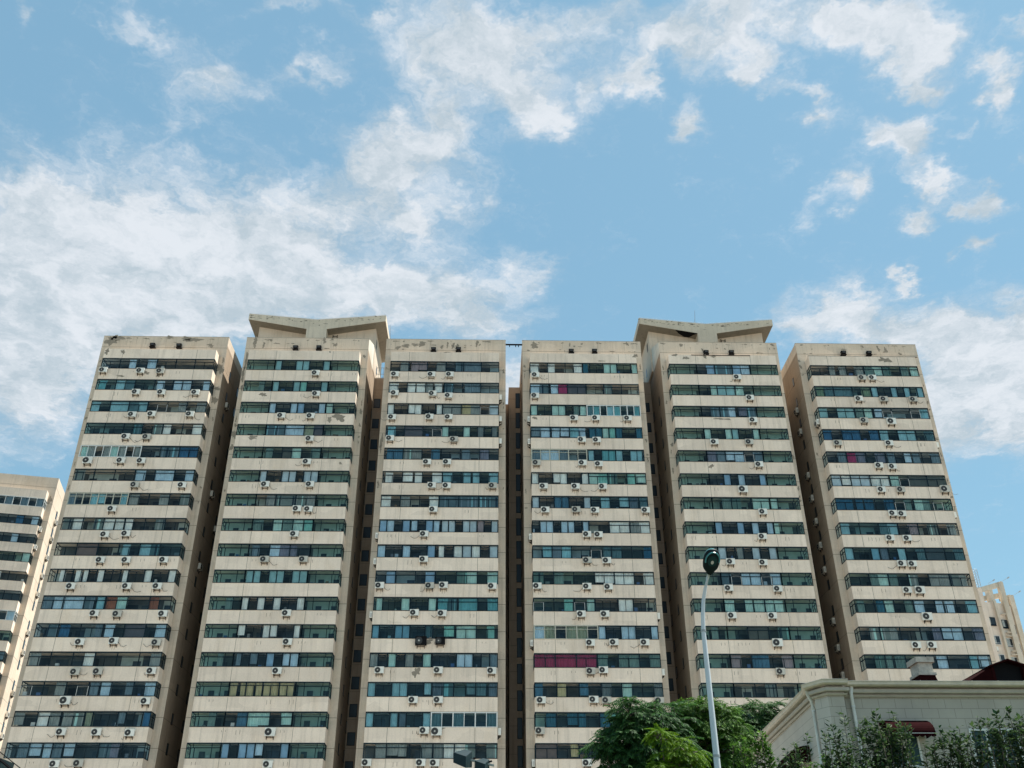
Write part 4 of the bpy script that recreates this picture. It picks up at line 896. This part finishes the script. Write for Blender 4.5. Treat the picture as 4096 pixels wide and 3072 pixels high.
# ---------------------------------------------------------------- street lamp
LP = pbr('white_lamp_post_paint', (.50, .54, .57), .45, var=.08, vscale=2)
LH = pbr('lamp_housing_dark', (.006, .014, .016), .6, spec=.15); LT = pbr('lamp_housing_teal_top', (.04, .20, .22), .3)
lamp = empty('street_lamp', (4.97, 22, 0), 0, 'tall white street lamp with curved neck and rounded dark head', 'street lamp')
post = MB(); pts = [(0, 0, 0), (0, 0, 3), (0, 0, 5.5), (0, 0, 7.4), (.0, 0, 7.95), (.02, -.02, 8.3), (.06, -.06, 8.65), (.12, -.13, 8.92), (.17, -.24, 9.12), (.19, -.33, 9.20)]
post.tube(pts, [.085, .078, .068, .055, .050, .046, .042, .039, .036, .034], LP, 14)
post.build('post', lamp, smooth=True)
h = MB(); hd = mathutils.Vector((.225, -.56, 9.41))
ax = mathutils.Vector((.05, -.80, .80)).normalized(); sd2 = mathutils.Vector((1, .05, 0)).normalized(); upv = sd2.cross(ax).normalized()
if upv.z < 0: upv = -upv
NU, NV = 18, 12; k = h.mi(LH)
for i in range(NU+1):
    u = i/NU; th = u*pi
    lx = -cos(th)*.33; rad = sin(th)**.75*(.17+.06*u) if 0 < u < 1 else .001
    if u < .35: rad = .045+(rad-.045)*(u/.35)**1.3 if rad > .045 else rad
    for j in range(NV):
        an = 2*pi*j/NV; y_ = cos(an)*rad; z_ = sin(an)*rad*(.75 if sin(an) > 0 else .40)
        h.v.append(tuple(hd+ax*lx+sd2*y_+upv*z_))
for i in range(NU):
    for j in range(NV):
        j2 = (j+1) % NV; h.f.append((i*NV+j, i*NV+j2, (i+1)*NV+j2, (i+1)*NV+j)); h.m.append(h.mi(LT) if (1 <= j <= 5 and i > 7) else k)
hh = h.build('lamp_head', lamp, smooth=True)
lens = MB(); LG = pbr('lamp_lens', (.01, .035, .038), .25, spec=.2)
kk_ = 16
base = hd+ax*.06-upv*.088
lens.face([tuple(base+ax*(.13*cos(2*pi*i/kk_))+sd2*(.115*sin(2*pi*i/kk_))) for i in range(kk_)], LG)
lens.face([tuple(base-upv*.004+ax*(.045*cos(2*pi*i/kk_)-.03)+sd2*(.035*sin(2*pi*i/kk_))) for i in range(kk_)], M['hub'])
for zz_ in (5.2, 7.93): q_ = MB(); q_.tube([(0, 0, zz_), (0, 0, zz_+.05)], .062 if zz_ > 6 else .078, M['metal'], 14); q_.build('collar', lamp)
lens.build('lens', hh)
rim_ = MB(); rim_.tube([tuple(base-upv*.002+ax*(.02+.20*cos(2*pi*i/24))+sd2*(.165*sin(2*pi*i/24))) for i in range(-7, 8)], .017, LT, 6); rim_.build('rim', hh)

# ---------------------------------------------------------------- twin box floodlights on a short pole (bottom edge)
DG = pbr('dark_green_enamel', (.008, .022, .026), .5, spec=.2, var=.3, vscale=8); DGl = pbr('green_lens', (.01, .05, .03), .15); PB = pbr('pale_bar', (.35, .36, .33), .6, var=.2, vscale=9)
fp = empty('floodlight_pole', (-.16, 20, 0), 0, 'dark twin box floodlight on pole top at bottom centre edge', 'floodlight')
q = MB(); q.tube([(.02, 0, 0), (.02, 0, 4.72)], .04, PB, 8); q.build('pole', fp)
q = MB(); q.prism([(-.17, 4.83), (.31, 4.72), (.31, 4.685), (-.17, 4.79)], -.10, -.05, PB); q.tube([(-.1, -.05, 4.83), (-.04, -.05, 4.85)], .02, M['black'], 6); q.tube([(.2, -.05, 4.77), (.27, -.05, 4.79)], .02, M['black'], 6); q.build('crossbar', fp)
def head(dx, dz, s):
    q = MB(); V8 = [(-.32, -.45, -.06), (-.14, .05, -.04), (.0, .02, -.07), (-.10, -.5, -.12), (-.32, -.45, .05), (-.14, .05, .13), (.0, .02, .11), (-.10, -.5, .0)]
    V8 = [(a*s*1.1+dx, b_*s, c_*s*1.7+dz) for a, b_, c_ in V8]
    for ff in ((4,5,6,7),(0,1,5,4),(1,2,6,5),(2,3,7,6),(3,0,4,7)): q.face([V8[i] for i in ff], DG)
    o = q.build('lamp_housing', fp); q = MB(); q.face([V8[i] for i in (3,2,1,0)], DGl); q.build('lens', o)
head(-.12, 4.80, 1.0); head(.22, 4.68, .8)
# corner lamp and service wires at the left bottom edge
q = MB(); a = at(8, 3062, 18); q.prism([(a[0]-.22, a[2]-.2), (a[0]+.05, a[2]-.2), (a[0]+.07, a[2]+.08), (a[0]-.1, a[2]+.12), (a[0]-.22, a[2]+.12)], 17.8, 18.3, DG)
q.tube([(a[0]-.1, 18.1, a[2]-.2), (a[0]-.1, 18.1, 0)], .05, DG, 8); tag(q.build('box_lamp'), 'dark box lamp cut by the lower left corner of the picture', 'floodlight')
for (x0, y0, x1, y1, r_, lab) in ((-60, 2990, 62, 3090, .022, 'thick dark service cable crossing the lower left corner'), (-60, 2960, 90, 3080, .008, 'thin wire crossing the lower left corner')):
    a = at(x0, y0, 17); b_ = at(x1, y1, 17); q = MB(); V = mathutils.Vector; d_ = V(b_)-V(a)
    q.tube([tuple(V(a)-d_*3+V((0, 0, .05))), a, b_, tuple(V(b_)+d_*4)], r_, M['black'], 6); tag(q.build('cable'), lab, 'cable')

# ---------------------------------------------------------------- trees with compound leaves
BARK = pbr('bark', (.11, .09, .07), .9, var=.3, vscale=10, bump=.6, bscale=25)
def compound(mb, p, d, L, rnd, mat, nl=8):
    """feather leaf: drooping rachis with paired leaflets"""
    V = mathutils.Vector; d = d.normalized(); side = d.cross(V((0, 0, 1)))
    if side.length < .1: side = V((1, 0, 0))
    side.normalize(); pos = V(p); step = L/nl; dr = rnd.uniform(.10, .22)
    for i in range(nl):
        d = (d+V((0, 0, -dr))).normalized(); pos = pos+d*step
        w_ = L*.30*(1-.45*abs(i/nl-.4)); 
        for s in (-1, 1):
            t = (side*s+d*.55+V((0, 0, -.25-rnd.random()*.3))).normalized(); n = t.cross(d).normalized()
            b_ = step*.42; e = pos+t*w_; mid = pos+t*w_*.45
            mb.face([pos, mid+d*b_+n*.01, e, mid-d*b_+n*.01], mat)
    t = d; mid = pos+t*step*.8; mb.face([pos, mid+side*step*.35, pos+t*step*2, mid-side*step*.35], mat)
def tree(cx_, cy_, H, blobs, mat, label, ntip, L, seed, trunk_r=.11, nl=8, per=9):
    rnd = random.Random(seed); V = mathutils.Vector
    e = empty('tree', (cx_, cy_, 0), 0, label, 'tree', 'trees in front of the towers')
    tr = MB(); lf = MB(); zt = min(b_[2] for b_ in blobs)-.6
    tr.tube([(0, 0, 0), (.05, .03, zt*.5), (0, 0, zt), (.04, .1, zt+1.0)], [trunk_r, trunk_r*.85, trunk_r*.7, trunk_r*.4], BARK, 8)
    for (bx, by, bz, rx, ry, rz) in blobs:
        c0 = V((bx-cx_, by-cy_, bz)); tr.tube([(0, 0, zt), tuple(V((0, 0, zt))*.4+c0*.6-V((0, 0, .2))), tuple(c0)], [trunk_r*.5, trunk_r*.3, .012], BARK, 6)
        n = int(ntip*rx*ry*rz/.6)+6
        for i in range(n):
            while True:
                d = V((rnd.uniform(-1, 1), rnd.uniform(-1, 1), rnd.uniform(-.8, 1)))
                if .35 < d.length < 1: break
            rr = rnd.uniform(.55, 1.0)**.6
            d.normalize(); p = c0+V((d.x*rx, d.y*ry, d.z*rz))*rr
            if rnd.random() < .5: tr.tube([tuple(c0+(p-c0)*.25), tuple(p)], [.016, .006], BARK, 4, False)
            a0 = rnd.uniform(0, 6)
            for k in range(per):
                a = a0+k*2*pi/per; dd = V((cos(a), sin(a), rnd.uniform(-.15, .75)))+d*.5
                compound(lf, p, dd, L*rnd.uniform(.7, 1.2), rnd, mat, nl)
    tr.build('trunk', e); lf.build('crown', e)
    return e
G1 = foliage('dark_green_leaflets', (.008, .034, .014), (.055, .145, .032)); G2 = foliage('mid_green_leaflets', (.012, .05, .010), (.095, .20, .024)); G3 = foliage('yellow_green_leaflets', (.035, .10, .004), (.12, .22, .005)); G4 = foliage('shrub_leaves', (.008, .026, .014), (.065, .115, .036))
def B(px, py, Y, rpx, rpy, ry):
    a = at(px, py, Y); k = Y/cos(PIT*.7)/FPX; return (a[0], Y, a[2], rpx*k, ry, rpy*k*1.0)
tree(3.1, 24.5, 7, [B(2510,2960,24.5,95,80,.8), B(2510,2865,24.3,60,50,.6), B(2610,2885,24.5,85,55,.7), B(2650,3010,24.5,130,90,.9), B(2470,3050,24.4,75,55,.7), B(2590,3130,24.5,150,80,.9), B(2425,2985,24.3,50,26,.4), B(2700,2880,24.6,60,50,.5)], G1, 'dark green tree with feathery leaves, leftmost of the trees', 95, .38, 11)
tree(4.9, 25.5, 7, [B(2740,2860,25.5,60,45,.6), B(2800,2870,25.3,80,60,.7), B(2880,2900,25.5,90,70,.7), B(2850,3000,25.5,120,90,.9), B(2920,2990,25.5,80,70,.8), B(2850,3110,25.5,150,80,.9)], G2, 'mid green feathery tree directly behind the street lamp post', 95, .38, 12)
tree(14.2, 54.0, 13, [B(2970,2865,54,45,30,1.2), B(3030,2850,54,50,34,1.4), B(3100,2856,54,50,34,1.2), B(3170,2870,54,40,30,1.2), B(3040,2930,54,110,50,1.6), B(2970,2960,54,60,60,1.4), B(3060,3040,54,120,80,1.8)], G1, 'dark green tree between the street lamp and the villa eave', 14, .62, 13, .2)
tree(3.6, 20.0, 5.6, [B(2642,2950,20,30,34,.3), B(2720,2990,20,45,26,.32), B(2700,3040,20,62,36,.4), B(2680,3110,20,90,50,.5), B(2775,3010,20,35,22,.25)], G3, 'bright yellow-green young tree in front of the dark trees', 300, .24, 14, .05)
# ---------------------------------------------------------------- shrubs and climbing shoots in front of the villa
def shrub(cx_, cy_, shoots, label, seed, mat, dens=1.0, group='leafy shrubs in front of the villa'):
    rnd = random.Random(seed); V = mathutils.Vector; e = empty('shrub', (cx_, cy_, 0), 0, label, 'shrub', group); st = MB(); lf = MB()
    for (px, py, wd) in shoots:
        top = V(at(px, py, cy_+rnd.uniform(-.3, .3)))-V((cx_, cy_, 0)); base = V((top.x+rnd.uniform(-.25, .25), rnd.uniform(-.2, .2), 2.0))
        pts = [base]
        for i in range(1, 9):
            u = i/8; pts.append(base.lerp(top, u)+V((.05*sin(u*5+px), .05*cos(u*4+px), 0))*(1-u*.5))
        st.tube([tuple(p) for p in pts], [.012-.001*i for i in range(9)], BARK, 4, False)
        Lg = (top-base).length; n = int(Lg*105*dens)
        for i in range(n):
            u = rnd.random()**.85; j = min(7, int(u*8)); p = pts[j].lerp(pts[j+1], u*8-j)
            spread = (.03+.8*wd*(1-u)**.9)
            a = rnd.uniform(0, 6.28); d = V((cos(a), sin(a), rnd.uniform(-.3, 1.0))).normalized()
            p = p+V((cos(a)*spread*rnd.random(), sin(a)*spread*rnd.random(), rnd.uniform(-.04, .04)))
            l_ = rnd.uniform(.045, .095); n_ = d.cross(V((0, 0, 1))).normalized(); tl = V((rnd.uniform(-.3, .3), rnd.uniform(-.3, .3), rnd.uniform(-.3, .3)))
            lf.face([p, p+d*l_*.5+n_*l_*.3, p+d*l_+tl*l_, p+d*l_*.5-n_*l_*.3], mat)
    st.build('stem', e); lf.build('leaves', e)
def rs(x0, x1, y0, y1, n, wd, seed):
    r = random.Random(seed); return [(x0+(x1-x0)*(i+r.random())/n, r.uniform(y0, y1), wd) for i in range(n)]
shrub(4.6, 15.5, rs(3120, 3200, 2990, 3050, 5, .12, 1)+[(3225,2945,.05),(3185,2975,.06),(3205,3000,.08)], 'leafy shoots rising before the villa flank and its edge-on awning', 41, G4)
shrub(4.4, 17.5, rs(2930, 3090, 2925, 3020, 15, .26, 11), 'dense yellowish green bush at the foot of the villa flank', 48, G2, 1.4)
shrub(5.4, 14.5, [(3372,2855,.07),(3330,2895,.08),(3318,2930,.08),(3355,2940,.1),(3395,2950,.12),(3300,2925,.06)]+rs(3300,3410,2960,3050,6,.16,3), 'tall thin leafy shoots before the villa corner pier', 42, G4, .9)
shrub(6.0, 14.0, [(3505,2853,.10),(3575,2855,.08),(3460,2870,.1),(3540,2890,.2)]+rs(3425,3640,2890,2960,16,.24,4), 'densest dark shrub in front of the villa window under the awning', 43, G4, 1.3)
shrub(6.8, 14.0, [(3763,2925,.12),(3810,2915,.08),(3835,2915,.07)]+rs(3690,3850,2925,3000,10,.15,5), 'shrub of upright shoots right of the scalloped awning', 44, G4, 1.1)
shrub(7.3, 14.2, [(3905,2870,.05),(3895,2905,.06),(3860,2930,.05)]+rs(3850,3950,2930,3010,7,.12,6), 'sparse thin shoots between the two villa windows', 45, G4, .9)
shrub(7.8, 13.8, [(4025,2832,.07),(3985,2850,.06),(4070,2870,.1),(4090,2880,.1)]+rs(3940,4120,2880,2960,16,.22,7), 'broad leafy shrub at right picture edge before villa window', 46, G4, 1.2)
shrub(5.0, 15.0, rs(3200, 3560, 3020, 3080, 16, .3, 9), 'low yellow-green growth along bottom edge under the villa corner', 47, G2, 1.3)
